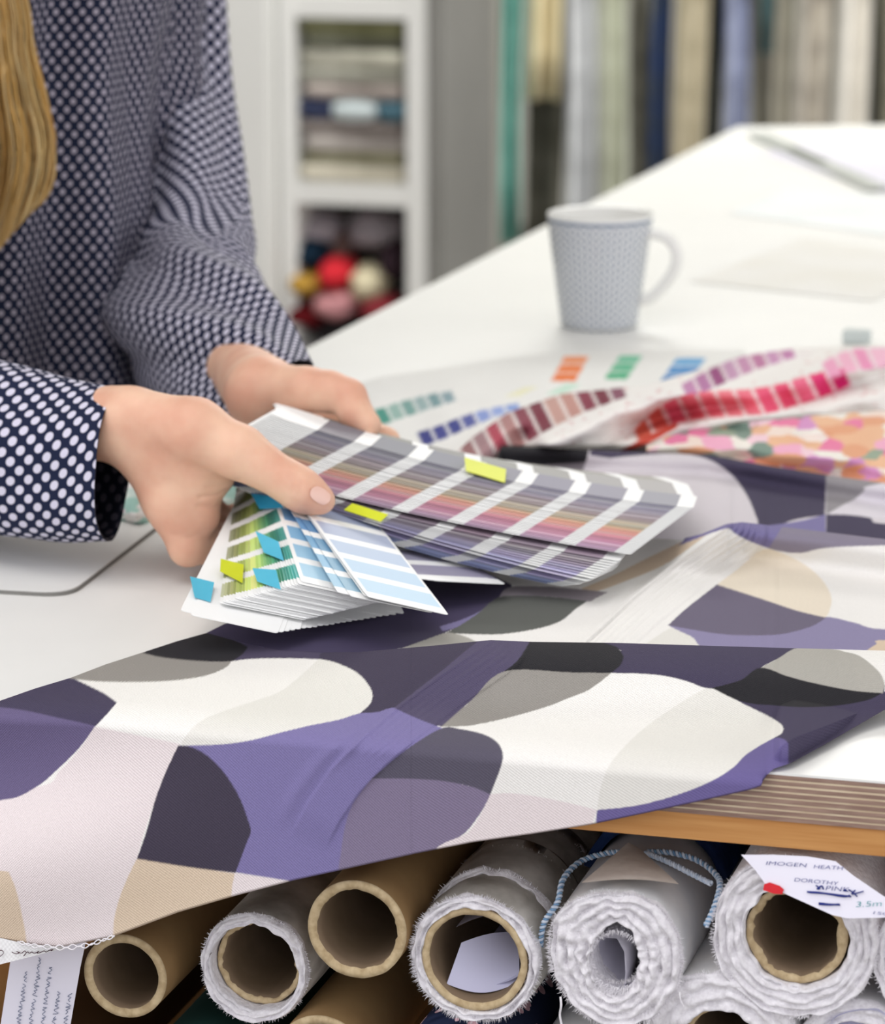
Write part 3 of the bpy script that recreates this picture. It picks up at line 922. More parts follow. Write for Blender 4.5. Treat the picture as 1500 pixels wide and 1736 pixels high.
kA, kB = card_kd(deckA), card_kd(deckB)
sticky(deckA, kA, 'sticky_tab', [(787, 775), (858, 795), (856, 818), (790, 798)], 'yellowtab', label='yellow sticky tab on the back edge')
sticky(deckA, kA, 'sticky_tab', [(597, 853), (658, 872), (645, 884), (583, 864)], 'yellowtab', label='yellow sticky tab on the front edge')
sticky(deckB, kB, 'sticky_tab', [(425, 836), (470, 843), (480, 860), (440, 862)], 'deepbluetab', label='deep blue sticky tab by the thumb')
sticky(deckB, kB, 'sticky_tab', [(433, 900), (472, 918), (481, 950), (447, 936)], 'bluetab', label='blue sticky tab half way down')
sticky(deckB, kB, 'sticky_tab', [(428, 963), (468, 966), (476, 999), (436, 985)], 'bluetab', label='blue sticky tab near the card ends')
sticky(deckB, kB, 'sticky_tab', [(322, 977), (363, 987), (357, 1020), (330, 1012)], 'bluetab', label='pale blue sticky tab on the white cover')
sticky(deckB, kB, 'sticky_tab', [(374, 947), (413, 957), (411, 988), (373, 968)], 'limetab', label='lime sticky tab on the green chips')


# ------------------------------------------------------------------ the person
def sdf_mesh(prims, res, k, lo=None, hi=None, pad=0.02, extra=None):
    """surface nets over a smooth union of tapered capsules ('c', a, ra, b, rb) and ellipsoids ('e', c, radii)"""
    pts = []
    for p in prims:
        if p[0] == 'c': pts += [np.array(p[1]) - p[2], np.array(p[1]) + p[2], np.array(p[3]) - p[4], np.array(p[3]) + p[4]]
        else: pts += [np.array(p[1]) - np.array(p[2]), np.array(p[1]) + np.array(p[2])]
    pts = np.array(pts); lo = pts.min(0) - pad; hi = pts.max(0) + pad
    n = np.ceil((hi - lo) / res).astype(int) + 1
    ax = [lo[i] + res * np.arange(n[i]) for i in range(3)]
    D = np.full(n, 9.0, np.float32)
    for p in prims:
        kk = p[-1] if (p[0] == 'c' and len(p) > 5) or (p[0] == 'e' and len(p) > 3) else k
        if p[0] == 'c': a, b_ = np.array(p[1], float), np.array(p[3], float); R = max(p[2], p[4]); plo = np.minimum(a, b_) - R; phi = np.maximum(a, b_) + R
        else: plo = np.array(p[1]) - np.array(p[2]); phi = np.array(p[1]) + np.array(p[2])
        m = max(4 * kk, 6 * res)
        i0 = np.maximum(((plo - m - lo) / res).astype(int), 0); i1 = np.minimum(((phi + m - lo) / res).astype(int) + 2, n)
        X = np.stack(np.meshgrid(*[ax[i][i0[i]:i1[i]] for i in range(3)], indexing='ij'), -1)
        if p[0] == 'c':
            ab = b_ - a; L = ab @ ab
            t = np.clip((X - a) @ ab / L, 0, 1)
            d = np.linalg.norm(X - a - t[..., None] * ab, axis=-1) - (p[2] + (p[4] - p[2]) * t)
        else:
            r = np.array(p[2]); q = (X - np.array(p[1])) / r; l = np.linalg.norm(q, axis=-1)
            d = (l - 1) * r.min()
        sl = tuple(slice(i0[i], i1[i]) for i in range(3))
        o = D[sl]
        h = np.clip(0.5 + 0.5 * (o - d) / kk, 0, 1)
        D[sl] = o * (1 - h) + d * h - kk * h * (1 - h)
    if extra is not None: D = extra(D, ax)
    ins = D < 0
    c = [(i, j, l) for i in (0, 1) for j in (0, 1) for l in (0, 1)]
    sh = [D[i:n[0] - 1 + i, j:n[1] - 1 + j, l:n[2] - 1 + l] for i, j, l in c]
    cnt = sum((s < 0).astype(np.int8) for s in sh)
    act = (cnt > 0) & (cnt < 8)
    idx = np.full(act.shape, -1, np.int64); cells = np.argwhere(act); idx[act] = np.arange(len(cells))
    vals = np.stack([s[act] for s in sh], -1)
    acc = np.zeros((len(cells), 3)); num = np.zeros(len(cells))
    ca = np.array(c, float)
    for a in range(8):
        for b_ in range(a + 1, 8):
            if abs(ca[a] - ca[b_]).sum() != 1: continue
            va, vb = vals[:, a], vals[:, b_]; x = (va < 0) != (vb < 0)
            t = np.where(x, va / np.where(x, va - vb, 1), 0)
            acc[x] += (ca[a] + t[:, None] * (ca[b_] - ca[a]))[x]; num[x] += 1
    V = lo + res * (cells + acc / num[:, None])
    Fs = []
    for axd in range(3):
        o1, o2 = [(1, 2), (2, 0), (0, 1)][axd]
        s0 = [slice(None)] * 3; s1 = [slice(None)] * 3; s0[axd] = slice(0, -1); s1[axd] = slice(1, None)
        x = ins[tuple(s0)] != ins[tuple(s1)]
        e = np.argwhere(x)
        e = e[(e[:, o1] > 0) & (e[:, o2] > 0) & (e[:, o1] < n[o1] - 1) & (e[:, o2] < n[o2] - 1)]
        q = []
        for d1, d2 in ((1, 1), (0, 1), (0, 0), (1, 0)):
            f = e.copy(); f[:, o1] -= d1; f[:, o2] -= d2
            q.append(idx[f[:, 0], f[:, 1], f[:, 2]])
        q = np.stack(q, -1)
        fl = ins[e[:, 0], e[:, 1], e[:, 2]]
        q[~fl] = q[~fl][:, ::-1]
        Fs.append(q)
    F = np.concatenate(Fs); F = F[(F >= 0).all(1)]
    # light smoothing
    for _ in range(2):
        S = np.zeros_like(V); C = np.zeros(len(V))
        for a, b_ in ((0, 1), (1, 2), (2, 3), (3, 0)):
            np.add.at(S, F[:, a], V[F[:, b_]]); np.add.at(C, F[:, a], 1)
            np.add.at(S, F[:, b_], V[F[:, a]]); np.add.at(C, F[:, b_], 1)
        V = V * 0.5 + 0.5 * S / np.maximum(C, 1)[:, None]
    return V, F


def H(px, py, D): return atD(px, py, D)


PER = np.array([-0.335, 2.53, 0])
SD = np.array([0.30, 0.954, 0])        # shoulder line, along the table's edge
FD = np.array([0.954, -0.30, 0])       # facing the table
person = thing('person', 'person in a navy polka dot blouse with long blond hair holding colour fans', 'person', (*PER[:2], 0))

# --- right hand (near): thumb on top of the cards, fingers underneath
R_W = H(206, 720, 1.99)
RH = [
 ('c', H(-70, 702, 2.06), .031, R_W, .0205),
 ('c', R_W, .0205, H(250, 728, 1.995), .0200),
 ('c', H(206, 722, 2.015), .020, H(250, 732, 2.02), .020),
 ('c', H(232, 706, 1.978), .0165, H(330, 730, 1.968), .0175),
 ('c', H(330, 730, 1.968), .0175, H(408, 768, 1.962), .0142),
 ('c', H(408, 768, 1.962), .0142, H(452, 795, 1.958), .0108),
 ('c', H(452, 795, 1.958), .0108, H(494, 820, 1.955), .0106),
 ('c', H(494, 820, 1.955), .0106, H(520, 837, 1.954), .0100),
 ('c', H(520, 837, 1.954), .0100, H(546, 849, 1.953), .0074),
 ('c', H(255, 750, 1.985), .0190, H(330, 800, 1.985), .0160),
 ('c', H(300, 775, 1.985), .0170, H(372, 806, 1.985), .0095),
 ('c', H(330, 800, 1.985), .0150, H(336, 872, 1.990), .0130),
 ('c', H(236, 742, 1.990), .0185, H(290, 850, 1.990), .0150),
 ('c', H(290, 850, 1.990), .0150, H(318, 928, 1.992), .0108),
 ('c', H(236, 742, 2.005), .0180, H(345, 920, 2.016), .0110),
 ('c', H(236, 742, 2.020), .0170, H(362, 905, 2.038), .0105),
 ('c', H(236, 745, 2.030), .0160, H(372, 885, 2.056), .0100),
 ('c', H(318, 928, 1.992), .0106, H(402, 930, 2.026), .0088, .004), ('c', H(402, 930, 2.026), .0088, H(470, 905, 2.036), .0078, .004), ('c', H(470, 905, 2.036), .0078, H(512, 885, 2.038), .0066, .004),
 ('c', H(345, 920, 2.016), .0108, H(432, 912, 2.050), .0090, .004), ('c', H(432, 912, 2.050), .0090, H(505, 885, 2.058), .0080, .004), ('c', H(505, 885, 2.058), .0080, H(548, 868, 2.058), .0068, .004),
 ('c', H(362, 905, 2.038), .0102, H(440, 890, 2.070), .0086, .004), ('c', H(440, 890, 2.070), .0086, H(508, 865, 2.078), .0076, .004), ('c', H(508, 865, 2.078), .0076, H(545, 850, 2.078), .0064, .004),
 ('c', H(372, 885, 2.056), .0092, H(432, 868, 2.086), .0076, .004), ('c', H(432, 868, 2.086), .0076, H(482, 848, 2.092), .0066, .004), ('c', H(482, 848, 2.092), .0066, H(510, 838, 2.092), .0056, .004),
]
vR, fR = sdf_mesh(RH, 0.0013, 0.009)
# skin creases: the web of the thumb, the thumb's knuckle and the index knuckle
_x, _y, _d = project(vR)
for pts, amp, sg in (([(338, 842), (368, 838), (400, 824)], .0016, 3.2), ([(336, 858), (366, 858), (392, 842)], .0013, 3.0), ([(350, 826), (380, 822), (408, 812)], .0010, 3.0), ([(492, 800), (500, 816), (496, 836)], .0006, 2.2), ([(502, 804), (509, 820), (506, 838)], .0006, 2.0), ([(484, 800), (489, 812)], .0005, 2.0), ([(292, 905), (318, 912), (345, 902)], .0006, 4.0)):
    sd_, _ = seg_sd(_x, _y, pts)
    vR = vR + rayd(_x, _y) * (amp * np.exp(-(sd_ / sg) ** 2))[:, None]
# --- left hand (far): thumb along the back edge of the long fan
L_W = H(446, 668, 2.155)
LH = [
 ('c', H(352, 572, 2.37), .022, H(410, 628, 2.25), .0215), ('c', H(410, 628, 2.25), .0215, L_W, .0235),
 ('c', L_W, .0235, H(488, 700, 2.165), .0205),
 ('c', H(480, 705, 2.180), .0195, H(560, 752, 2.178), .0160),
 ('c', H(478, 660, 2.140), .0165, H(520, 660, 2.126), .0135), ('c', H(520, 660, 2.126), .0135, H(558, 664, 2.118), .0122),
 ('c', H(558, 664, 2.118), .0122, H(590, 674, 2.112), .0110),
 ('c', H(590, 674, 2.112), .0110, H(602, 700, 2.106), .0098),
 ('c', H(602, 700, 2.106), .0098, H(624, 720, 2.100), .0082),
 ('c', H(565, 735, 2.160), .0150, H(612, 725, 2.150), .0098, .005),
 ('c', H(612, 725, 2.150), .0098, H(654, 748, 2.130), .0082, .004), ('c', H(654, 748, 2.130), .0082, H(672, 775, 2.118), .0070, .004),
 ('c', H(550, 750, 2.165), .0140, H(610, 765, 2.140), .0090, .005), ('c', H(610, 765, 2.140), .0088, H(660, 790, 2.115), .0078, .004),
 ('c', H(540, 765, 2.160), .0130, H(596, 785, 2.130), .0086, .005), ('c', H(596, 785, 2.130), .0084, H(640, 805, 2.105), .0072, .004),
 ('c', H(525, 775, 2.155), .0120, H(575, 800, 2.120), .0078, .005), ('c', H(575, 800, 2.120), .0074, H(610, 815, 2.100), .0064, .004),
]
vL, fL = sdf_mesh(LH, 0.0014, 0.0055)
# --- the rest of the body, mostly under the blouse
def B(s, f, z): return PER + SD * s + FD * f + np.array([0, 0, z])
RE, LE = H(-230, 690, 2.16), H(310, 500, 2.45)
hd = B(0.0, .10, 1.62)
BODY = [
 ('c', B(0, 0, .98), .125, B(0, -.01, 1.12), .115), ('c', B(-.05, -.01, 1.12), .11, B(-.06, .03, 1.32), .105), ('c', B(.05, -.01, 1.12), .11, B(.06, .03, 1.32), .105),
 ('c', B(-.15, .03, 1.38), .055, B(.15, .03, 1.38), .055), ('c', B(0, .03, 1.38), .055, B(0, .07, 1.52), .052),
 ('c', B(-.165, .03, 1.355), .042, B(-.208, .05, 1.2), .034), ('c', B(-.208, .05, 1.2), .034, RE, .032), ('c', RE, .032, H(-120, 725, 2.09), .030), ('c', H(-120, 725, 2.09), .030, H(-60, 702, 2.06), .029),
 ('c', B(.15, .03, 1.36), .040, H(300, 230, 2.535), .024), ('c', H(300, 230, 2.535), .024, LE, .024), ('c', LE, .024, H(352, 572, 2.37), .022),
 ('e', hd, (.078, .095, .115)), ('c', hd + FD * .05 - Z3 * .06, .055, hd + FD * .07 - Z3 * .085, .035),
 ('c', hd + FD * .092 + Z3 * .005, .008, hd + FD * .112 - Z3 * .025, .012, .01), ('c', hd + FD * .085 - Z3 * .055 - SD * .02, .007, hd + FD * .085 - Z3 * .055 + SD * .02, .007, .008),
 ('e', hd + SD * .08 - Z3 * .005, (.015, .022, .032), .006), ('e', hd - SD * .08 - Z3 * .005, (.015, .022, .032), .006),
 ('e', hd + FD * .082 + SD * .033 + Z3 * .005, (.012, .012, .010), .006), ('e', hd + FD * .082 - SD * .033 + Z3 * .005, (.012, .012, .010), .006),
 ('c', B(-.10, 0, .93), .095, B(-.10, .01, .50), .062), ('c', B(-.10, .01, .50), .058, B(-.10, -.02, .09), .040), ('c', B(-.10, -.03, .05), .038, B(-.10, .13, .035), .032),
 ('c', B(.10, 0, .93), .095, B(.10, .01, .50), .062), ('c', B(.10, .01, .50), .058, B(.10, -.02, .09), .040), ('c', B(.10, -.03, .05), .038, B(.10, .13, .035), .032),
]
vB, fB = sdf_mesh(BODY, 0.011, 0.02, pad=.04)
Vb = np.concatenate([vR, vL, vB]); Fb = np.concatenate([fR, fL + len(vR), fB + len(vR) + len(vL)])
mesh('body', Vb, Fb, M['skin'], person)
TR = [(p[0], p[1], p[2] * 1.12 + .006, p[3], p[4] * 1.12 + .012) for p in BODY if p[0] == 'c' and max(p[1][2], p[3][2]) < .94 and min(p[1][2], p[3][2]) > .08] + [('c', B(-.05, 0, .90), .115, B(.05, 0, .90), .115)]
vT, fT = sdf_mesh(TR, 0.012, 0.02)
mesh('trousers', vT, fT, M['trouser'], person)
# thumb nail, laid on the thumb's surface
def kd_of(V):
    x, y, d = project(V)
    kd = KDTree(len(V))
    for i in range(len(V)): kd.insert((x[i], y[i], d[i] * 1e-3), i)
    kd.balance(); return kd, d
def surf_depth(kdd, px, py):
    kd, d = kdd
    return min(d[i] for _, i, _ in kd.find_range((px, py, 0.002), 7.0)) if kd.find_range((px, py, 0.002), 7.0) else np.nan
kdR = kd_of(vR[(project(vR)[0] > 440)])
g = []; NR = 9
ax1 = np.array([19.0, 12.5]); ax2 = np.array([-7.5, 11.0])
for a in np.linspace(-1, 1, NR):
    for b_ in np.linspace(-1, 1, NR):
        # square to rounded nail shape
        u, v = a * math.sqrt(1 - b_ * b_ * .45), b_ * math.sqrt(1 - a * a * .35)
        q = np.array([543.0, 840.0]) + ax1 * u * .80 + ax2 * v * .95
        g.append(q)
g = np.array(g); D = np.array([surf_depth(kdR, *q) for q in g]); D[np.isnan(D)] = np.nanmean(D)
Dg = D.reshape(NR, NR)
yy, xx = np.mgrid[-1:1:NR * 1j, -1:1:NR * 1j]
A = np.stack([np.ones(NR * NR), xx.ravel(), yy.ravel(), xx.ravel() ** 2, yy.ravel() ** 2, xx.ravel() * yy.ravel()], -1)
co, *_ = np.linalg.lstsq(A, D, rcond=None); Df = A @ co
mesh('thumb_nail', atD(g[:, 0], g[:, 1], Df - 0.0007), gridF(NR, NR), M['nail'], person)


# --- blouse: torso and two sleeves, lofted rings with cloth coordinates in metres
def loft(C, Aax, Bax, ra, rb, nseg, disp=None, a0=0.0):
    """C centres, Aax/Bax ring axes, ra/rb half widths; returns V, F, uv"""
    n = len(C); th = np.linspace(0, 2 * math.pi, nseg + 1) + a0
    ct, st = np.cos(th), np.sin(th)
    V = C[:, None] + ra[:, None, None] * ct[None, :, None] * Aax[:, None] + rb[:, None, None] * st[None, :, None] * Bax[:, None]
    if disp is not None:
        nrm = ct[None, :, None] * Aax[:, None] + st[None, :, None] * Bax[:, None]
        V = V + nrm * disp(np.arange(n)[:, None] / (n - 1), th[None])[..., None]
    V[:, -1] = V[:, 0]
    u = np.cumsum(np.concatenate([np.zeros((n, 1)), np.linalg.norm(np.diff(V, axis=1), axis=2)], 1), 1)
    u = u - u[:, nseg // 2:nseg // 2 + 1]
    L = np.linalg.norm(np.diff(V, axis=0), axis=2).mean(1)
    v = np.broadcast_to(np.concatenate([[0], np.cumsum(L)])[:, None], u.shape)
    return V.reshape(-1, 3), gridF(n, nseg + 1), np.stack([u, v], -1).reshape(-1, 2)


def resample(P, n):
    P = catmull(P, 12); s = np.concatenate([[0], np.cumsum(np.linalg.norm(np.diff(P, axis=0), axis=1))])
    q = np.linspace(0, s[-1], n)
    return np.stack([np.interp(q, s, P[:, i]) for i in range(P.shape[1])], -1)


zz = np.linspace(0.80, 1.47, 90)
C = np.stack([B(0, 0, z_) for z_ in zz])
fwd = np.interp(zz, [.80, 1.0, 1.15, 1.32, 1.42, 1.47], [.03, .015, .01, .035, .04, .05])
C = C + fwd[:, None] * FD
rs = np.interp(zz, [.80, .95, 1.1, 1.3, 1.38, 1.43, 1.47], [.205, .195, .185, .195, .175, .11, .075])
rf = np.interp(zz, [.80, .95, 1.1, 1.3, 1.38, 1.43, 1.47], [.165, .15, .142, .142, .115, .085, .07])
def tdisp(s, th):
    fold = 0.010 * np.sin(th * 9 + 2.2 * np.sin(s * 3)) * (1 - s * .7) + 0.007 * np.sin(th * 17 + s * 5) * (1 - s * .6)
    nz = vnoise(np.stack(np.broadcast_arrays(th * 2.2, s * 5), -1), 21) - .5
    return fold + 0.022 * nz
V, F, UV = loft(C, np.broadcast_to(SD, C.shape), np.broadcast_to(FD, C.shape), rs, rf, 160, tdisp, a0=math.pi / 2)
UV = UV * np.array([1.14, .94])
blouse = mesh('blouse', V, F, M['dots_torso'], person, uv=UV)


def sleeve(pts, n, nseg, cuff_n, cuff_w, seed, amp, mat, name, inner, up=Z3):
    """pts: (x, y, z, r_side, r_up); the last ring is turned to face cuff_n"""
    P = resample(np.array(pts, float), n)
    c, r1, r2 = P[:, :3], P[:, 3], P[:, 4]
    T = np.gradient(c, axis=0); T /= np.linalg.norm(T, axis=1)[:, None]
    k = sm((np.linspace(0, 1, n) - .6) / .4)[:, None]
    T = T * (1 - k) + np.asarray(cuff_n) * k; T /= np.linalg.norm(T, axis=1)[:, None]
    Bx = up - T * (T @ up)[:, None]; Bx /= np.linalg.norm(Bx, axis=1)[:, None]
    Ax = np.cross(Bx, T)
    def dsp(s, th):
        w = vnoise(np.stack(np.broadcast_arrays(np.cos(th) * 1.6 + 5, np.sin(th) * 1.6 + 5, s * 9), -1), seed) - .5
        d = vnoise(np.stack(np.broadcast_arrays(np.cos(th + s * 3) * 3 + 9, np.sin(th + s * 3) * 3 + 9, s * 5), -1), seed + 4) - .5
        return (amp * w + amp * .8 * d + amp * .35 * np.sin(th * 5 + s * 14)) * (1 - 0.75 * sm((s - .82) / .18))
    V, F, UV = loft(c, Ax, Bx, r1, r2, nseg, dsp, a0=math.pi / 2)
    nn = nseg + 1
    o = mesh(name, V, F, mat, blouse, uv=UV)
    # turned hem: the reverse of the cloth seen inside the cuff
    ring = V.reshape(n, nn, 3)
    cen = ring.mean(1, keepdims=True)
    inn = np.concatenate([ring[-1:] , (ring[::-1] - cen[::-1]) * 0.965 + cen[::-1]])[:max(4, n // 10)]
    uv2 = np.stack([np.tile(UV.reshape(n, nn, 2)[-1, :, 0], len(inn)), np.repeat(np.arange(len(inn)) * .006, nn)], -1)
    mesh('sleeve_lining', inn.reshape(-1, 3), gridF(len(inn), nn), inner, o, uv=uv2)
    return o


def S(px, py, D, r1, r2): return [*H(px, py, D), r1, r2]
# near (right) sleeve: wide bell cuff hanging over the wrist
sleeve([[*(B(-.17, .03, 1.36)), .075, .07], [*(B(-.21, .05, 1.2)), .062, .062], S(-235, 700, 2.16, .060, .055), S(-120, 735, 2.085, .054, .052), S(0, 762, 2.045, .050, .0515), S(110, 782, 2.018, .042, .049), S(192, 788, 1.995, .034, .0455)],
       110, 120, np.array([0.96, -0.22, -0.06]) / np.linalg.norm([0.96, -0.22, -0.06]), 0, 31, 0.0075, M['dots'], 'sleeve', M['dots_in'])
# far (left) sleeve
cn = np.array([0.80, -0.42, -0.44]); cn /= np.linalg.norm(cn)
sleeve([[*(B(.17, .03, 1.37)), .08, .075], S(282, 40, 2.56, .043, .045), S(303, 250, 2.53, .043, .045), S(318, 420, 2.49, .050, .050), S(312, 520, 2.44, .053, .054), S(350, 572, 2.37, .050, .050), S(420, 632, 2.27, .041, .043), S(474, 682, 2.185, .031, .034)],
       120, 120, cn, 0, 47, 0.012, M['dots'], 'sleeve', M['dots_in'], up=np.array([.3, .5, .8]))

# --- hair: strands from the crown falling in front of the shoulder
parts = []; cols = []
def strand(P, r0, col, nside=4):
    P = catmull(P, 5)
    r = r0 * (1 - np.linspace(0, 1, len(P)) ** 3 * .8)
    V, F = tubeVF(P, r, nside, cap=False)
    parts.append((V, F)); cols.append(np.tile(col, (len(V), 1)))
HC = [np.array(lin(h)[:3]) for h in ('C29448', 'D6AE66', 'E4CA8E', 'A67A3C', 'CC9E54', 'EBD8A8')]
ey = np.array([-170, -90, 0, 60, 110, 160, 200, 240, 270, 300, 330, 370, 430])
ex = np.array([10, 26, 45, 56, 68, 78, 86, 91, 93, 92, 86, 66, 42])
for i in range(1700):
    s = rng.random() ** .8; q = rng.random(); ph = rng.random() * 6
    D = 2.255 + 0.055 * q + 0.035 * (1 - s)
    crown = hd + Z3 * .105 + SD * (-.03 + .02 * rng.random()) + FD * (.02 * rng.random())
    side = hd - SD * (.085 + .012 * rng.random()) + FD * (-.01 + .05 * s) + Z3 * .01
    yend = np.interp(s, [0, .55, .72, .86, 1], [470, 450, 438, 395, 345]) - 70 * rng.random() ** 3
    ys = np.array([-190, -120, -50, 20, 90, 160, 230, 290]) ; ys = np.append(ys[ys < yend - 40], [yend - 22, yend])
    right = np.interp(ys, ey, ex); left = -150 + 0 * ys
    tip = np.clip((ys - yend + 120) / 120, 0, 1)
    xs = left + (right - left) * s + 3.0 * np.sin(ys / 55 + s * 9 + ph * .25) + 2.5 * np.sin(ys / 23 + ph) - 16 * tip ** 2 * (s > .5) * (s - .5)
    P = np.concatenate([[crown, (crown + side) / 2 - SD * .03 + Z3 * .01, side], H(xs, ys, np.full(len(ys), D) - .004 * np.sin(ys / 70 + ph))])
    lock = math.sin(s * 31) * .5 + math.sin(s * 67 + 1) * .5
    c = (HC[rng.integers(6)] * .55 + HC[int(2 + 1.9 * lock) % 6] * .45) * (0.8 + .4 * rng.random()) * (1.06 - .25 * s ** 3)
    strand(P, 0.0008, c, 3)
for i in range(380):
    a = rng.random() * 2 * math.pi; dirv = SD * math.cos(a) + FD * math.sin(a)
    if dirv @ FD > .45: continue
    crown = hd + Z3 * .118
    P = np.array([crown, hd + dirv * .07 + Z3 * .09, hd + dirv * .098 + Z3 * .02, hd + dirv * .092 - Z3 * .08 - FD * .01, hd + dirv * .085 - Z3 * (.16 + .05 * rng.random()) - FD * .03])
    strand(P, 0.0030, HC[rng.integers(5)] * (0.8 + .4 * rng.random()))
V, F = joinVF(parts)
mesh('hair', V, np.array(F), M['hairm'], person, col=np.concatenate(cols))


# ------------------------------------------------------------------ things on the table behind the hands
def sheet_cloth(name, top, bot, hfun, base, shapes, label, x0, x1, step, nr, parent=None, cat='fabric', group=None, mat='softprint', skirt=0.0012, colfun=None):
    """a cloth lying on the table: outline in the plan of the table, height field over it"""
    X = np.arange(x0, x1 + step, step, dtype=float)
    f = np.linspace(0, 1, nr)[:, None]
    PX = np.broadcast_to(X, (nr, len(X))); PY = bot(X)[None] * (1 - f) + top(X)[None] * f
    h = hfun(PX, PY, f)
    P = onz(PX, PY, ZT + h)
    C = paint(PX, PY, base, shapes, aa=1.2)
    if colfun is not None: C = colfun(PX, PY, C)
    def low(r, d):
        q = r + N * d; q[..., 2] = ZT + skirt; return q
    P = np.concatenate([low(P[:1], -.001), P, low(P[-1:], .004)]); C = np.concatenate([C[:1], C, C[-1:]])
    U = (P - EDGE) @ E; Vv = (P - EDGE) @ N
    o = mesh(name, P.reshape(-1, 3), gridF(*P.shape[:2]), M[mat], parent, col=C.reshape(-1, 3), uv=np.stack([U, Vv], -1).reshape(-1, 2))
    return tag(o, label, cat, group)


def stripes(pts, w, cols, gap='F2DCE0', gw=0.16):
    """a printed ladder of colour chips along a curved line: (x, y) centre line, half widths, list of colours"""
    P = catmull(np.array(pts, float), 24); s = np.concatenate([[0], np.cumsum(np.linalg.norm(np.diff(P, axis=0), axis=1))])
    n = len(cols); T = np.gradient(P, axis=0); T /= np.linalg.norm(T, axis=1)[:, None]
    out = []
    ws = np.interp(s, np.linspace(0, s[-1], len(w)), w)
    def at(q): return np.array([np.interp(q, s, P[:, k]) for k in (0, 1)]), np.interp(q, s, ws)
    lean = np.array([0.62, -0.78])
    for i in range(n):
        a, b_ = s[-1] * i / n, s[-1] * (i + 1 - gw) / n
        qa, wa = at(a); qb, wb = at(b_)
        sl = np.array([-0.45, -0.9])
        out.append((cols[i], [tuple(qa - sl * wa), tuple(qb - sl * wb), tuple(qb + sl * wb), tuple(qa + sl * wa)], 'sharp'))
    return out


def quad(hexc, x0, x1, yb, yt, lean, n=3, light='FBFBF8'):
    """a small printed chip drawn as n bars lying back along the table"""
    o = []
    for i in range(n):
        a, b_ = i / n, (i + 0.86) / n
        def p(u, v): return (x0 + (x1 - x0) * u + lean * v, yb + (yt - yb) * v)
        o.append((hexc[i % len(hexc)], [p(0, a), p(1, a), p(1, b_), p(0, b_)], 'sharp'))
    return o


S1 = []
S1 += quad(['F07A2E', 'F4823A', 'F9A070'], 934, 975, 646, 602, 24)
S1 += quad(['4FB586', '62BE94', '7CCBA8'], 1024, 1062, 643, 601, 28)
S1 += quad(['3F86C4', '4A90CC', '6FAEDC'], 1118, 1168, 648, 605, 30)
S1 += stripes([(640, 708), (690, 692), (730, 680), (772, 670)], [14, 14, 12, 9], ['4E9A8A', '9CBDB4', '7FA8A2', '9FB8B8', '7FA0A4', '8FA8B0'])
S1 += stripes([(712, 745), (750, 732), (790, 715), (840, 698), (884, 688)], [13, 12, 11, 8, 6], ['3E4288', '4A4E94', '434A90', '5C64A6', '8FA2DA', '9FB2E4', '92AAE0'])
S1 += [('CFEBDA', [(925, 668), (960, 650), (985, 652), (955, 668)], 'sharp'), ('F2F0CF', [(855, 672), (890, 656), (912, 656), (880, 672)], 'sharp')]
sheet_cloth('swatch_cloth', curve([(560, 668), (640, 640), (760, 622), (860, 606), (1000, 594), (1260, 592)]), curve([(560, 690), (640, 748), (700, 785), (800, 790), (900, 770), (1000, 745), (1260, 668)]),
            lambda x, y, f: 0.002 + 0.004 * vnoise(np.stack([x / 70, y / 22], -1), 61) * np.sin(f * math.pi), 'F1F1ED', S1,
            'white cloth printed with small orange, green, blue and teal colour chips', 560, 1260, 4, 60)
S2 = []
S2 += stripes([(795, 790), (830, 758), (870, 728), (915, 702), (965, 682), (1010, 670), (1062, 662)], [34, 34, 32, 30, 26, 20, 10],
              ['9C6F70', 'A8868A', 'B44A5C', 'B88A88', '8F4A58', '7E3A48', 'C9A096', 'C6968C', '8C3E50', '7C3444', '8A5468'])
S2 += stripes([(1160, 664), (1210, 640), (1262, 618), (1310, 606), (1350, 598)], [13, 16, 16, 12, 7], ['C48AB4', 'B87AA8', '9A4A80', 'C79ABA', 'C892B4', 'C27EA6', 'CF9AC0', 'C788B4'])
S2 += stripes([(1078, 738), (1120, 708), (1170, 690), (1230, 684), (1290, 680), (1340, 668), (1390, 652), (1440, 636)], [10, 18, 24, 25, 24, 22, 22, 16],
              ['D8604C', 'DD6458', 'E8647C', 'EE7080', 'F27888', 'F28490', 'F07A8C', 'EE5C7E', 'E85478', 'F07090', 'E63A78', 'E0287A'])
S2 += stripes([(1400, 630), (1440, 612), (1500, 606), (1590, 598)], [16, 20, 18, 14], ['F0A8C8', 'F4B8D0', 'F09CC2', 'F6C0D6', 'EE92BC', 'F4B4CE', 'F0A0C4'])
S2 += [('C94A3A', [(1050, 765), (1090, 742), (1145, 716), (1150, 724), (1100, 752), (1062, 768)], 'sharp'), ('D8414E', [(1275, 718), (1330, 712), (1330, 720), (1290, 726)], 'sharp')]  # first red strip paints in the shade between the rolled folds
def h2f(x, y, f):
    r1, _ = seg_sd(x, y, [(790, 775), (900, 700), (1000, 668), (1160, 655), (1350, 596)])
    r2, _ = seg_sd(x, y, [(930, 752), (1040, 700), (1150, 672), (1290, 664), (1420, 628), (1590, 590)])
    r3, _ = seg_sd(x, y, [(1060, 764), (1150, 722), (1280, 706), (1400, 690), (1590, 640)])
    return (0.004 + 0.013 * np.exp(-(r1 / 26) ** 2) + 0.022 * np.exp(-(r2 / 26) ** 2) + 0.010 * np.exp(-(r3 / 16) ** 2) + 0.004 * vnoise(np.stack([x / 40, y / 18], -1), 71)) * sm(f * 8) 
def speck(x, y, C):
    n = vnoise(np.stack([x / 9, y / 5], -1), 91); k = (n > .86) & (C.min(-1) > .7)
    C[k] = C[k] * np.array([.9, .72, .74]); return C
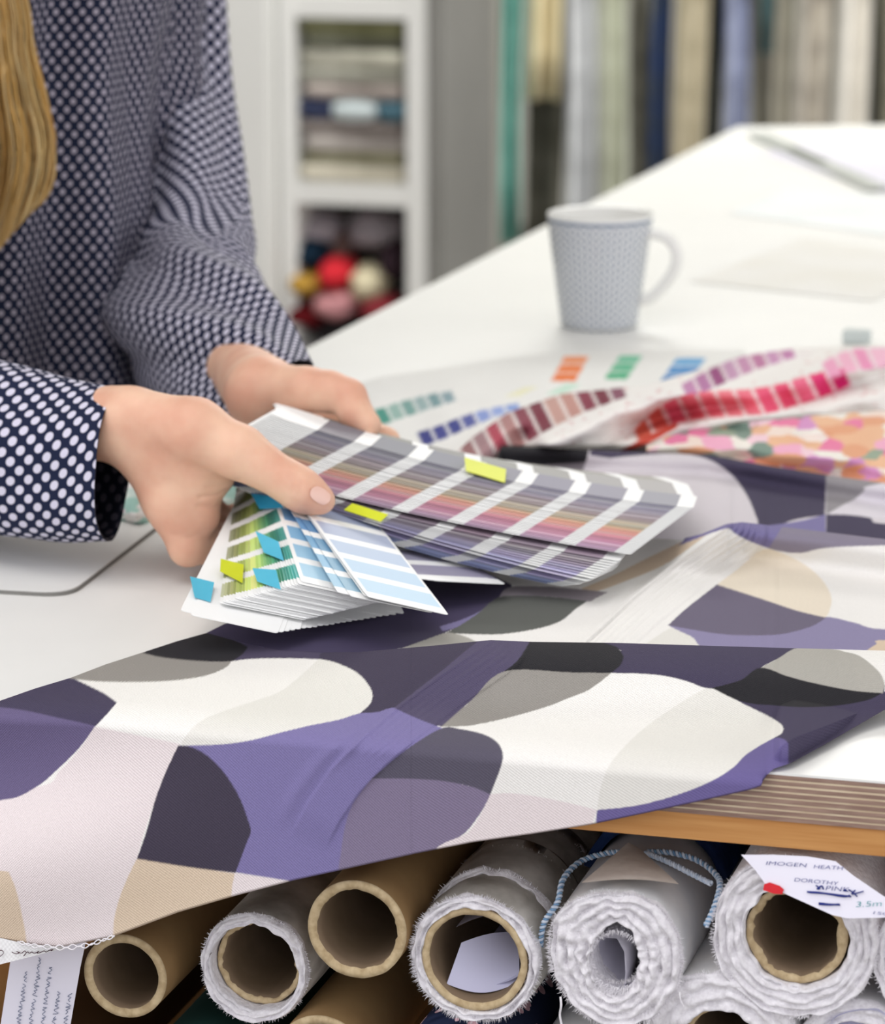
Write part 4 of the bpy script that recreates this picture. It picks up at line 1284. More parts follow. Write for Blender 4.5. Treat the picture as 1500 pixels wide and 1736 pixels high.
sheet_cloth('rumpled_swatch_cloth', curve([(770, 770), (800, 742), (860, 700), (950, 668), (1100, 652), (1180, 628), (1260, 603), (1340, 590), (1440, 586), (1590, 580)]), curve([(770, 796), (835, 792), (850, 761), (1000, 766), (1100, 764), (1250, 732), (1400, 716), (1590, 700)]),
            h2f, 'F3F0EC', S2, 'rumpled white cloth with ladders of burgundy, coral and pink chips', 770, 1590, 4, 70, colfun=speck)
FL = [lin(h)[:3] for h in ('F4EFE6', 'F4B4CE', 'EC86AC', 'EFC09C', '9DAC98', 'E8AA86', 'F6E4D8', 'DB9CCC', '82988C', 'F6D4DE')]
def floral(x, y, C):
    gx, gy = x / 38 + .8 * vnoise(np.stack([x / 30, y / 15], -1), 5), y / 17 + .8 * vnoise(np.stack([x / 28, y / 14], -1), 6)
    best = np.full(x.shape, 9.); idx = np.zeros(x.shape, int)
    ix, iy = np.floor(gx), np.floor(gy)
    for dx in (-1, 0, 1):
        for dy in (-1, 0, 1):
            cx, cy = ix + dx, iy + dy; p = np.stack([cx + .01, cy + .01], -1)
            jx, jy = vnoise(p * 3.7 + 40, 7), vnoise(p * 3.7 + 90, 8)
            d = (gx - cx - jx) ** 2 + (gy - cy - jy) ** 2
            k = d < best; best[k] = d[k]; idx[k] = (vnoise(p * 5.3 + 60, 9) * 31).astype(int)[k] % 10
    C[:] = np.array(FL)[idx]
    return C
sheet_cloth('floral_cloth', curve([(1040, 768), (1100, 748), (1200, 722), (1300, 712), (1400, 702), (1590, 690)]), curve([(1040, 777), (1100, 770), (1200, 776), (1300, 793), (1400, 809), (1590, 838)]),
            lambda x, y, f: 0.003 + 0.012 * sm(f * 2.5) * (0.5 + vnoise(np.stack([x / 60, y / 26], -1), 15)), 'F4EFE6', [], 'pink, orange and green floral print cloth behind the patterned canvas', 1096, 1590, 4, 50, colfun=floral)
FLT = [lin(h)[:3] for h in ('F2EFEA', '8FBFB0', 'CFE0D8', 'EE6FA8', 'A8CFC4', 'F2EFEA', 'DDE8E0', '7FB0A0', 'F4D8E0', 'F2EFEA')]
def floral2(x, y, C):
    global FL
    s, FL = FL, FLT
    C = floral(x, y, C); FL = s; return C
sheet_cloth('floral_scrap', curve([(150, 840), (215, 800), (300, 782), (420, 800)]), curve([(150, 868), (230, 890), (300, 888), (420, 850)]),
            lambda x, y, f: 0.002 + 0.016 * np.sin(f * math.pi * .8) * (.4 + vnoise(np.stack([x / 45, y / 20], -1), 25)), 'F2EFEA', [], 'white scrap of cloth with teal and pink print behind the near wrist', 150, 420, 4, 30, colfun=floral2)

# mug
MB = onz(1001, 563, ZT) + N * 0.03
mug = thing('mug', 'white mug with a grey-blue leaf pattern and a looped handle', 'mug', MB)
m, nt, b = nodes('mug_print'); setp(b, 0.22, 0.5)
uv = nt.nodes.new('ShaderNodeUVMap'); sp = nt.nodes.new('ShaderNodeSeparateXYZ'); nt.links.new(uv.outputs[0], sp.inputs[0])
uu = math_node(nt, 'MULTIPLY', sp.outputs[0], 26.0); fu = math_node(nt, 'SUBTRACT', math_node(nt, 'FRACT', uu), 0.5)
au = math_node(nt, 'ABSOLUTE', fu)
vv = math_node(nt, 'FRACT', math_node(nt, 'ADD', math_node(nt, 'MULTIPLY', sp.outputs[1], 15.0), math_node(nt, 'MULTIPLY', au, 1.5)))
leaf = math_node(nt, 'LESS_THAN', math_node(nt, 'ABSOLUTE', math_node(nt, 'SUBTRACT', vv, 0.5)), 0.28)
leaf = math_node(nt, 'MULTIPLY', leaf, math_node(nt, 'GREATER_THAN', au, 0.05))
leaf = math_node(nt, 'MULTIPLY', leaf, math_node(nt, 'LESS_THAN', au, 0.45))
rim = math_node(nt, 'MULTIPLY', math_node(nt, 'GREATER_THAN', sp.outputs[1], 0.93), math_node(nt, 'LESS_THAN', sp.outputs[1], 0.965))
inb = math_node(nt, 'LESS_THAN', sp.outputs[1], 0.925)
msk = math_node(nt, 'MAXIMUM', math_node(nt, 'MULTIPLY', leaf, inb), rim)
mx = nt.nodes.new('ShaderNodeMix'); mx.data_type = 'RGBA'; nt.links.new(msk, mx.inputs['Factor'])
mx.inputs['A'].default_value = lin('F0F1EE'); mx.inputs['B'].default_value = lin('70809A')
nt.links.new(mx.outputs['Result'], b.inputs['Base Color']); M['mug'] = m
M['porcelain'] = plain('porcelain', 'F2F2EE', 'EFEFEB', 4, rough=0.2, spec=0.5)
hm = 0.094
def revolve(prof, n=64):
    th = np.linspace(0, 2 * math.pi, n + 1)
    V = np.array([[[r * math.cos(t), r * math.sin(t), z_] for t in th] for r, z_ in prof])
    return V
pr = [(0.001, .0008), (.030, .0008), (.0312, .0018)] + [(.0312 + (.0436 - .0312) * (z_ / hm) ** .92, z_) for z_ in np.linspace(.004, hm - .0015, 24)] + [(.0432, hm), (.0418, hm - .0008)]
V = revolve(pr) + MB
uvz = [p[1] / hm for p in pr]
UVm = np.stack([np.tile(np.linspace(0, 1, 65), len(pr)), np.repeat(uvz, 65)], -1)
mesh('mug_body', V.reshape(-1, 3), gridF(len(pr), 65), M['mug'], mug, uv=UVm)
pin = [(.0418, hm - .0008), (.040, hm - .01), (.029, .006), (.001, .0045)]
mesh('mug_inside', (revolve(pin) + MB).reshape(-1, 3), gridF(len(pin), 65), M['porcelain'], mug)
hx = np.array([math.cos(math.radians(-16)), math.sin(math.radians(-16)), 0])
hp = catmull([MB + hx * r + Z3 * z_ for r, z_ in ((.036, .078), (.046, .0785), (.057, .075), (.0645, .064), (.063, .050), (.054, .036), (.044, .026), (.034, .0225))], 6)
V, F = tubeVF(hp, 0.0046, 12); mesh('mug_handle', V, F, M['porcelain'], mug)

# white rounded board at the left, grey rim
def rounded(pts, rad, n=8):
    out = []
    m_ = len(pts)
    for i in range(m_):
        p, a, c = np.array(pts[i]), np.array(pts[i - 1]), np.array(pts[(i + 1) % m_])
        u, v = (a - p) / np.linalg.norm(a - p), (c - p) / np.linalg.norm(c - p)
        for t in np.linspace(0, 1, n):
            out.append((1 - t) ** 2 * (p + u * rad) + 2 * t * (1 - t) * p + t * t * (p + v * rad))
    return np.array(out)
q0 = onz(118, 1014, ZT); bx = onz(285, 885, ZT) - q0; bx /= np.linalg.norm(bx); by = np.array([-bx[1], bx[0], 0])
pl = rounded([q0, q0 + bx * .24, q0 + bx * .24 + by * .17, q0 + by * .17], .02)
board = thing('rounded_board', 'thin white rounded-corner board with a grey rim under the near sleeve', 'board', q0)
V, F = prismVF(list(pl), ZT + .0002, ZT + .0022)
mesh('grey_rim', V, F, M['greypanel'], board, smooth=False)
cen = pl.mean(0); pl2 = cen + (pl - cen) * .992
V, F = prismVF(list(pl2), ZT + .0022, ZT + .0028)
mesh('white_face', V, F, M['laminate'], board, smooth=False)

# papers towards the far end, and a grey strip for the shade between them
def paper_sheet(name, px, label, seed, amp=.004, hexc='paper'):
    c = [onz(x, y, ZT) for x, y in px]; n = 24
    g = np.array([[(c[0] * (1 - u) + c[1] * u) * (1 - v) + (c[3] * (1 - u) + c[2] * u) * v for u in np.linspace(0, 1, n)] for v in np.linspace(0, 1, n)])
    ed = np.sin(np.linspace(0, 1, n) * math.pi); g[..., 2] = ZT + .0006 + amp * vnoise(g[..., :2] * 9, seed) ** 2 * 2 * (ed[:, None] * ed[None, :]) ** .5
    return tag(mesh(name, g.reshape(-1, 3), gridF(n, n), M[hexc], None), label, 'paper')
M['trace'] = plain('tracing_paper', 'EFF3F3', 'E8EEEE', 12, rough=0.5)
M['sketch'] = plain('sketch_paper', 'F5F4F0', 'F0EEE6', 9, rough=0.8)
paper_sheet('tracing_sheet', [(1235, 362), (1500, 400), (1620, 345), (1330, 318)], 'pale blue tracing paper crumpled on the far right of the table', 3, .005, 'trace')
paper_sheet('sketch_sheet', [(1170, 478), (1480, 512), (1600, 440), (1360, 405)], 'cream sketch paper lying right of the mug', 5, .003, 'sketch')
paper_sheet('layout_sheet', [(1290, 262), (1500, 330), (1640, 290), (1400, 228)], 'white sheet beyond the grey strip at the far end of the table', 9, .002)
ra, rb_ = onz(1285, 232, ZT), onz(1490, 325, ZT); rd = (rb_ - ra) / np.linalg.norm(rb_ - ra)
shade_strip = thing('shade_strip', 'long grey strip added for the shade between the far papers', 'shade_strip', (ra + rb_) / 2)  # shade between the sheets modelled as a grey strip with a darker middle
box('grey_strip', (ra + rb_) / 2 + Z3 * .003, (np.linalg.norm(rb_ - ra) / 2, .013, .0012), plain('shade_grey', 'A9AEA6', 'B9BDB8', 10, rough=.4), shade_strip, (rd, np.array([-rd[1], rd[0], 0]), Z3))
box('dark_strip', (ra + rb_) / 2 - rd * .03 + Z3 * .0055, (.06, .005, .0012), plain('shade_dark', '7C8078', '868A80', 10, rough=.5), shade_strip, (rd, np.array([-rd[1], rd[0], 0]), Z3))
er = onz(1452, 583, ZT)
V, F = boxVF(er + Z3 * .006, (E, N, Z3), (.011, .007, .0055))
er_o = mesh('eraser', V, F, plain('grey_eraser', 'D0D8D6', 'C8D0CE', 30), None, smooth=False); bevel(er_o, .002); tag(er_o, 'small grey eraser near the pink cloth', 'eraser')

# ------------------------------------------------------------------ the back of the room
NB = N
P0 = atD(600, 300, 6.35)
def onback(px, py, d=0.0): return onplane(px, py, P0 + N * d, N)
def bx(px): return (onback(px, 300) - P0) @ E
def bz(py, px=600): return onback(px, py)[2]
xl, xr = bx(474), bx(724)
board_t = .040
shelf = thing('bookcase', 'white open bookcase of square compartments holding folded fabric', 'bookcase', (*(P0 + E * (xl + xr) / 2)[:2], 0))
dep = 0.40
def bbox(name, x0, x1, z0, z1, mat, parent, d0=0.0, d1=dep, bev=0):
    c = np.array([*P0[:2], 0]) + E * (x0 + x1) / 2 + N * (d0 + d1) / 2 + Z3 * (z0 + z1) / 2
    return box(name, c, ((x1 - x0) / 2, (d1 - d0) / 2, (z1 - z0) / 2), mat, parent, bev=bev)
zmid = bz(330); pit = bz(13) - bz(330)
zs = [zmid + k * pit for k in range(-2, 4) if zmid + k * pit > .02]
ztop = zs[-1] + board_t / 2
bbox('upright', xl, xl + .032, 0, ztop, M['cabinet'], shelf, bev=.002)
bbox('upright', xr - .040, xr, 0, ztop, M['cabinet'], shelf, bev=.002)
for z_ in zs: bbox('shelf_board', xl + .032, xr - .040, z_ - board_t / 2, z_ + board_t / 2, M['cabinet'], shelf, .002)
bbox('plinth', xl + .032, xr - .04, 0, .06, M['cabinet'], shelf, .02)
bbox('back_panel', xl + .032, xr - .04, .06, ztop, M['greypanel'], shelf, dep - .012, dep - .002)
cup = thing('cupboard', 'tall plain white cupboard beside the bookcase', 'cupboard', (*(P0 + E * (xl - .3))[:2], 0))
bbox('carcass', xl - .62, xl - .004, 0, ztop, M['cabinet'], cup, -.02)
bbox('cupboard_door', xl - .617, xl - .31, .08, ztop - .01, M['cabinet'], cup, -.04, -.021, bev=.002)
bbox('cupboard_door', xl - .306, xl - .008, .08, ztop - .01, M['cabinet'], cup, -.04, -.021, bev=.002)
part_ = thing('shaded_side_panel', 'added grey panel for the shaded right side face of the bookcase', 'panel', (*(P0 + E * (xr + .02))[:2], 0))  # added grey panel and lighter strip carry the bookcase side's shade
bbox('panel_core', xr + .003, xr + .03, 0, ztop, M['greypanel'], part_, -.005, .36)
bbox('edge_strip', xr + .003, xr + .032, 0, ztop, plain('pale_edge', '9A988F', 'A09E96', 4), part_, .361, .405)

# folded fabrics: rounded slabs with a soft fold at the front
def folded(x0, x1, z0, z1, hexc, label, seed, group, d0=.012, d1=.33, hex2=None):
    nx, na = 18, 14
    h = (z1 - z0) / 2 * 1.02; a = np.linspace(-math.pi / 2, math.pi / 2, na)
    X = np.linspace(x0, x1, nx)
    prof = [(d1, -h)] + [(d0 + h * .8 * (1 - math.cos(t)), h * math.sin(t)) for t in a] + [(d1, h)]
    base = np.array([*P0[:2], 0])
    G = []
    for d, zz_ in prof:
        n_ = vnoise(np.stack([X * 14, np.full(nx, zz_ * 30 + d * 4)], -1), seed) - .5
        e = np.minimum(X - x0, x1 - X); ed = 1 - .25 * np.exp(-(e / .012) ** 2)
        G.append(base + E * X[:, None] + N * (d + .012 * n_)[:, None] + Z3 * ((z0 + z1) / 2 + zz_ * ed + .002 * n_)[:, None])
    V = np.array(G); nr = len(prof)
    F = [list(f) for f in gridF(nr, nx)] + [[i * nx for i in range(nr)], [i * nx + nx - 1 for i in range(nr)][::-1]]
    o = mesh('folded_fabric', V.reshape(-1, 3), F, cloth(hexc, hex2), None)
    return tag(o, label, 'fabric', group)
xa, xb = xl + .038, xr - .046
stack = [('CFC9B8', 'cream folded fabric, lowest of the bookcase pile'), ('8F8C76', 'olive folded fabric resting on the cream one in the bookcase'), ('B2ABA6', 'pale grey folded fabric second above the cream one'), ('8C8480', 'brown grey folded fabric in the middle of the pile'),
         (None, None), ('B4AAA4', 'pinkish grey folded fabric above the blue bundles'), ('A8A79C', 'mid grey folded fabric high in the pile'), ('CFCDBE', 'thick pale green grey folded fabric near the pile top'), ('6F7062', 'dark grey folded fabric under the top one'), ('8C8C6C', 'olive green folded fabric on top of the bookcase pile')]
hts = [.040, .022, .034, .032, .046, .032, .030, .040, .026, .034]
zc = zmid + board_t / 2
k_ = (pit - board_t - .004) / sum(hts)
for i, ((c, lab), h_) in enumerate(zip(stack, hts)):
    h_ *= k_
    if c: folded(xa + .004 * (i % 3), xb - .005 * (i % 2), zc, zc + h_, c, lab, 100 + i, 'folded fabrics in the upper compartment', hex2='%02X%02X%02X' % tuple(max(0, int(c[j:j + 2], 16) - 26) for j in (0, 2, 4)))
    else:
        w = (xb - xa)
        for j, (u0, u1, cc, lb) in enumerate(((0, .3, '3E4560', 'navy folded bundle at the left of the pile'), (.31, .72, 'C9D4D6', 'pale blue folded bundle between navy and teal'), (.73, 1, '4F6E7C', 'teal folded bundle at the right of the pile'))):
            folded(xa + w * u0, xa + w * u1, zc, zc + h_, cc, lb, 130 + j, 'folded fabrics in the upper compartment')
    zc += h_
def ico(c, r, seed, amp=.25):
    n, m_ = 18, 26
    th_, ph = np.meshgrid(np.linspace(0, math.pi, n), np.linspace(0, 2 * math.pi, m_), indexing='ij')
    D_ = np.stack([np.sin(th_) * np.cos(ph), np.sin(th_) * np.sin(ph), np.cos(th_)], -1)
    q_ = 1 + amp * (vnoise(D_ * 2.2 + 7, seed) - .5) + amp * .5 * (vnoise(D_ * 5 + 3, seed + 1) - .5)
    q_[:, -1] = q_[:, 0]
    L_ = D_ * q_[..., None] * np.array(r)
    return (np.asarray(c) + L_[..., 0:1] * E + L_[..., 1:2] * N + L_[..., 2:3] * Z3).reshape(-1, 3), gridF(n, m_)
def bundle(px, py, rx, rz, hexc, label, seed, d=.10):
    c = onback(px, py, d)
    V, F = ico(c, (rx, .075, rz), seed)
    return tag(mesh('fabric_bundle', V, F, cloth(hexc), None), label, 'fabric', 'crumpled fabrics in the lower compartment')
for a in [(540, 388, .052, .034, 'A59EA4', 'pale grey crumpled bundle top left of the lower compartment', 201, .12), (640, 388, .055, .036, '8E878C', 'grey crumpled bundle top right of the lower compartment', 202, .12),
          (530, 425, .042, .030, '16293A', 'dark navy crumpled bundle above the mustard one', 203, .08), (575, 462, .036, .030, 'C22A34', 'bright red crumpled bundle in the lower compartment', 204, .05), (525, 478, .036, .024, 'A8843A', 'mustard crumpled bundle left of the red one', 205, .05),
          (628, 478, .034, .034, 'CFC6A8', 'cream crumpled bundle right of the red one', 206, .06), (572, 512, .046, .028, 'C48C90', 'dusty pink crumpled bundle under the red one', 207, .04), (525, 530, .038, .026, '5C1218', 'maroon crumpled bundle at the lower left', 208, .05),
          (648, 520, .042, .028, '7E3036', 'dark red crumpled bundle at the lower right', 209, .06), (600, 560, .09, .024, '2E2A2C', 'black crumpled bundle under the red ones', 210, .07), (672, 440, .022, .04, '3E3038', 'dark plum crumpled bundle by the right upright', 211, .10), (590, 420, .026, .04, '6A5450', 'brown crumpled bundle between the grey ones', 212, .13)]:
    bundle(*a)

# hanging lengths of fabric on a rail
HD = 0.62
rail_ = thing('clothes_rail', 'long steel rail carrying hanging fabric lengths', 'rail', (*(P0 + E * (xr + .9) + N * HD)[:2], 0))
def hx_(px, d=0.0): return (onplane(px, 200, P0 + N * (HD + d), N) - P0) @ E
ZR = 1.92
rx0, rx1 = hx_(800), hx_(1620)
def onb(x, d, z_): return np.array([*P0[:2], 0]) + E * x + N * d + Z3 * z_
V, F = tubeVF([onb(rx0, HD, ZR), onb((rx0 + rx1) / 2, HD, ZR), onb(rx1, HD, ZR)], .013, 12); mesh('rail_tube', V, F, M['steel'], rail_)
for x in (rx0 + .02, rx1 - .02):
    V, F = tubeVF([onb(x, HD, 0), onb(x, HD, 1.0), onb(x, HD, ZR)], .014, 12); mesh('rail_post', V, F, M['steel'], rail_)
    V, F = tubeVF([onb(x, HD - .25, .015), onb(x, HD, .015), onb(x, HD + .25, .015)], .014, 10); mesh('rail_foot', V, F, M['steel'], rail_)
def hanging(px0, px1, hexc, hex2, ybot, label, seed, d=0.0, pat=None):
    x0, x1 = hx_(px0, d), hx_(px1, d); w = x1 - x0
    z0 = onplane((px0 + px1) / 2, ybot, P0 + N * (HD + d), N)[2] if ybot else .25
    z0 = max(z0, .04)
    t = thing('hanging_fabric', label, 'fabric', onb((x0 + x1) / 2, HD + d, z0), 'fabric lengths hanging on the rail')
    n, m_ = 40, 14
    u = np.linspace(0, 1, n); z_ = np.linspace(z0, ZR - .05, m_)
    front = []
    for q_ in z_:
        ph = vnoise(np.stack([u * 3, np.full(n, q_ * 1.3)], -1), seed) * 3
        amp = .012 + .012 * (1 - (q_ - z0) / (ZR - z0))
        off = amp * np.sin(u * 2 * math.pi * max(1.5, w * 22) + ph) 
        sq = 1 - .10 * (q_ - z0)
        X_ = (x0 + x1) / 2 + (u - .5) * w * sq + .006 * np.sin(q_ * 5 + seed)
        front.append(np.stack([onb(a, HD + d + o_, q_) for a, o_ in zip(X_, off)]))
    Fr = np.array(front); Bk = Fr + N * .012
    loop = np.concatenate([Fr, Bk[:, ::-1]], 1)
    nn = loop.shape[1]
    F = [list(f) for f in gridF(m_, nn, True)] + [list(range(nn))[::-1], list(range((m_ - 1) * nn, m_ * nn))]
    li_ = lambda h_: '%02X%02X%02X' % tuple(min(250, int(int(h_[j:j + 2], 16) * 1.13)) for j in (0, 2, 4))
    mt = cloth(li_(hexc), li_(hex2))
    mesh('fabric_length', loop.reshape(-1, 3), F, mt, t)
    xm = (x0 + x1) / 2
    hk = [onb(xm, HD + d, ZR - .06), onb(xm, HD + d, ZR - .02), onb(xm, HD + .016, ZR - .004), onb(xm, HD + .012, ZR + .016), onb(xm, HD - .012, ZR + .016), onb(xm, HD - .018, ZR)]
    V, F = tubeVF(catmull(hk, 5), .0016, 6); mesh('hanger_hook', V, F, M['steel'], t)
    V, F = boxVF(onb(xm, HD + d, ZR - .062), (E, N, Z3), (w * .42, .008, .012)); mesh('hanger_clip_bar', V, F, M['steel'], t, smooth=False)
HG = [(806, 846, '3A3F1E', '50552C', 445, 'dark olive hanging length beside the grey panel', 1, -.02), (845, 888, '6FA89C', '86BAB0', 412, 'teal hanging length in front of the olive one', 2, -.08), (886, 950, 'D2C8A8', 'C8BC9A', 168, 'short cream hanging length right of the teal', 3, -.06),
      (888, 952, '57564C', '7C7A70', None, 'brown grey hanging length below the short cream one', 4, .05), (952, 1008, 'C4C6C8', 'A4A6A8', None, 'light silver grey hanging length, fourth from the panel', 5, -.05), (1004, 1066, 'BFC1B2', 'A6A898', None, 'pale sage hanging length beside the silver one', 6, -.02),
      (1064, 1106, '5C5A50', '7E7C72', None, 'dark taupe hanging length left of the navy', 7, .03), (1100, 1142, '2E3E66', '3C4450', None, 'navy blue hanging length', 8, -.03), (1138, 1200, 'B4AC98', '9A937F', None, 'beige hanging length right of the navy', 9, -.05), (1192, 1222, '242A28', '3A403C', None, 'near black narrow hanging length', 10, .02),
      (1218, 1266, '989EB4', '747A8E', None, 'lavender blue hanging length', 11, -.06), (1266, 1296, '99968A', '88857A', None, 'warm grey narrow hanging length', 12, .0), (1288, 1312, '4F6C70', '5F7C80', 90, 'short dull teal hanging length', 13, -.04), (1296, 1352, 'B2AFA2', '9C998E', None, 'stone hanging length right of the teal strip', 14, .02), (1345, 1412, 'C4BFB4', '908A82', None, 'mottled stone and grey hanging length', 15, -.02),
      (1412, 1470, 'D2CFC8', 'C2BFB8', None, 'off white hanging length', 16, -.05), (1464, 1494, '55544A', '64635A', None, 'narrow dark khaki length added for the shaded gap between lengths', 17, .03), (1488, 1560, 'A5A294', '8C8A7C', None, 'khaki grey hanging length at the right end', 18, -.02)]  # dark khaki strip stands in for a shaded gap in the row
for a in HG: hanging(*a)


# ------------------------------------------------------------------ fabric rolls and tubes under the table
def front(px, py, s=0.0): return onplane(px, py, EDGE + N * s, N)
PXM = 35.0e2       # pixels per metre at the front edge


def ringpts(c, rx, rz, n, rot=0.0, jag=0.0, seed=0, shape=None):
    th = np.linspace(0, 2 * math.pi, n, endpoint=False)
    k = np.ones(n)
    if jag: k = 1 + jag * (vnoise(np.stack([np.cos(th) * 4 + 9, np.sin(th) * 4 + 9], -1), seed) - .5) + jag * .8 * (vnoise(np.stack([np.cos(th) * 11 + 19, np.sin(th) * 11 + 19], -1), seed + 1) - .5)
    if shape is not None: k = k * np.interp(np.degrees(th), np.append(np.arange(len(shape)) * 360 / len(shape), 360), np.append(shape, shape[0]))
    return c + (rx * k * np.cos(th))[:, None] * E + (rz * k * np.sin(th))[:, None] * Z3


def tube_part(parent, c, ro, ri, length, mat_out, depth=0.0, jag=0.04, seed=0, n=72, shape=None):
    """a cardboard tube: outer skin, cut end with torn inner edge, inner skin"""
    c = c + N * depth
    def R(r, d, j=0.0): return ringpts(c + N * d, r, r, n, jag=j, seed=seed, shape=shape)
    ro_f = R(ro, 0, jag * .25); ri_f = R(ri, .0006, jag)
    rows = [R(ro, length), R(ro, length * .5), R(ro, .01), R(ro * 1.0, .0012), ro_f - N * .0002]
    m_end0 = len(rows) - 1
    mid = ro_f * .5 + ri_f * .5 - N * .0007
    rows += [mid, ri_f, R(ri * .995, .008, jag * .2), R(ri, length * .5), R(ri, length)]
    V = np.array(rows); F = gridF(len(rows), n, True)
    mi = np.repeat(np.array([0, 0, 0, 1, 1, 1, 2, 2, 2]), n)
    F = np.concatenate([F, [[(len(rows) - 1) * n + j, (len(rows) - 1) * n + (j + 1) % n, (j + 1) % n, j] for j in range(n)]]); mi = np.append(mi, np.zeros(n, int))
    return mesh('cardboard_tube', V.reshape(-1, 3), F, None, parent, mats=[mat_out, M['card_end'], M['card_in']], midx=mi)


def wrap_part(parent, c, ri, ro, length, mat_side, mat_face, seed, depth=0.0, shape=None, layers=4, shape_in=None, rough=.0025, n=140, name='fabric_wrap', bands=0):
    """cloth wound round a tube: face with the edges of its layers, side running back"""
    c = c + N * depth
    th = np.linspace(0, 2 * math.pi, n, endpoint=False)
    rows = []; nl = layers * 6 + 1
    for i in range(nl):
        f = i / (nl - 1)
        sh_i = np.ones(n) if shape_in is None else np.interp(np.degrees(th), np.append(np.arange(len(shape_in)) * 360 / len(shape_in), 360), np.append(shape_in, shape_in[0]))
        sh_o = np.ones(n) if shape is None else np.interp(np.degrees(th), np.append(np.arange(len(shape)) * 360 / len(shape), 360), np.append(shape, shape[0]))
        r = ri * sh_i * (1 - f) + ro * sh_o * f
        r = r + rough * .6 * (vnoise(np.stack([np.cos(th) * 5 + 9, np.sin(th) * 5 + 9, np.full(n, f * 3)], -1), seed) - .5)
        d = -0.0030 * np.abs(np.sin(f * layers * math.pi + th * .5)) ** .7 - rough * 1.2 * (vnoise(np.stack([np.cos(th) * 6 + 9, np.sin(th) * 6 + 9, np.full(n, f * layers * 2)], -1), seed + 2) - .5)
        d = d + .004 * (f > .999) + .004 * (i == 0)
        rows.append(c + (r * np.cos(th))[:, None] * E + (r * np.sin(th))[:, None] * Z3 + d[:, None] * N)
    nface = len(rows) - 1
    rI = rows[0] + N * .02; rows = [rI] + rows
    for d in np.concatenate([[.010, .02, .035], np.linspace(.05, length, 14)]):
        wob = 1 + .02 * (vnoise(np.stack([np.cos(th) * 3 + 5, np.sin(th) * 3 + 5, np.full(n, d * 20)], -1), seed + 5) - .5)
        if bands: wob = wob + .05 * math.sin(d * bands) + .04 * (vnoise(np.stack([np.cos(th) * 2 + 5, np.sin(th) * 2 + 5, np.full(n, d * bands * .4)], -1), seed + 6) - .5)
        r = ro * sh_o * wob
        rows.append(c + (r * np.cos(th))[:, None] * E + (r * np.sin(th))[:, None] * Z3 + N * d)
    V = np.array(rows); F = gridF(len(rows), n, True)
    mi = np.repeat(np.array([1] * (nface + 1) + [0] * (len(rows) - 2 - nface)), n)
    F = np.concatenate([F, [[0, 0, 0, 0]]])[:-1]
    o = mesh(name, V.reshape(-1, 3), F, None, parent, mats=[mat_side, mat_face], midx=mi)
    return o, sh_o


def fray(parent, c, r, n, seed, depth=0.0, shape=None, L=.004, spread=.5, inward=False):
    """loose fibres along a cut edge, real tapered threads joined into one mass"""
    g = np.random.default_rng(seed); c = c + N * depth
    V = []; F = []
    for i in range(n):
        a = g.random() * 2 * math.pi
        k = 1 if shape is None else np.interp(math.degrees(a), np.append(np.arange(len(shape)) * 360 / len(shape), 360), np.append(shape, shape[0]))
        rr = r * k * (1 - spread * g.random() ** 1.5)
        rad = math.cos(a) * E + math.sin(a) * Z3; tan = -math.sin(a) * E + math.cos(a) * Z3
        p = c + rad * rr - N * .0005
        g_ = .5 + .5 * vnoise(np.array([[a * 6.0, rr * 900]]), seed)[0]
        d = rad * (1 if rr > r * k * .93 else .3) * (.4 + g.random()) + tan * (g.random() - .5) * 1.1 - N * (.25 + .7 * g.random())
        if inward: d = -rad * (.5 + g.random()) - N * .4 + tan * (g.random() - .5)
        d /= np.linalg.norm(d); l = L * (.25 + .75 * g.random() ** 1.6); w = .00016
        s = np.cross(d, rad + .3 * N); s /= np.linalg.norm(s)
        b = len(V)
        mid = p + d * l * .55 + tan * l * .15 * (g.random() - .5)
        V += [p - s * w, p + s * w, mid + s * w * .7, mid - s * w * .7, p + d * l]
        F += [(b, b + 1, b + 2, b + 3), (b + 3, b + 2, b + 4)]
    o = mesh('frayed_edge', np.array(V), F, M['fibre'], parent, smooth=False)
    o['kind'] = 'stuff'
    return o


def roll(px, py, label, name='fabric_roll', cat='fabric roll', s=0.006, group=None):
    c = front(px, py, s)
    return thing(name, label, cat, c, group), c


pm = lambda q: q / PXM
# plain tubes
t, c = roll(212, 1655, 'bare cardboard tube beside the handwritten white tag', 'cardboard_roll', 'tube', .004, 'bare cardboard tubes'); tube_part(t, c, pm(79), pm(63), .62, M['card'], jag=.018, seed=3)
t, c = roll(605, 1576, 'bare cardboard tube with a torn rim just under the canvas hem', 'cardboard_roll', 'tube', -.004, 'bare cardboard tubes'); tube_part(t, c, pm(90), pm(73), .62, M['card'], jag=.045, seed=8)
t, c = roll(545, 1801, 'bare cardboard tube at the bottom, only its upper rim showing', 'cardboard_roll', 'tube', .006, 'bare cardboard tubes'); tube_part(t, c, pm(88), pm(72), .62, M['card'], jag=.04, seed=12)
# white roll, third from the left
t, c = roll(432, 1640, 'loosely wound white roll with a torn tube between two bare tubes', s=.016)
tube_part(t, c, pm(80), pm(70), .6, M['card'], jag=.10, seed=15, depth=.008)
shp = [1.0, 1.02, 1.02, 1.0, 1.0, .98, .97, 1.0, 1.02, 1.0, .98, .98]
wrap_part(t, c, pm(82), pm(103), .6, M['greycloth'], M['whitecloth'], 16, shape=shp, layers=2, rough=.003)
fray(t, c, pm(103), 1600, 17, shape=shp, spread=.2, L=.0026)
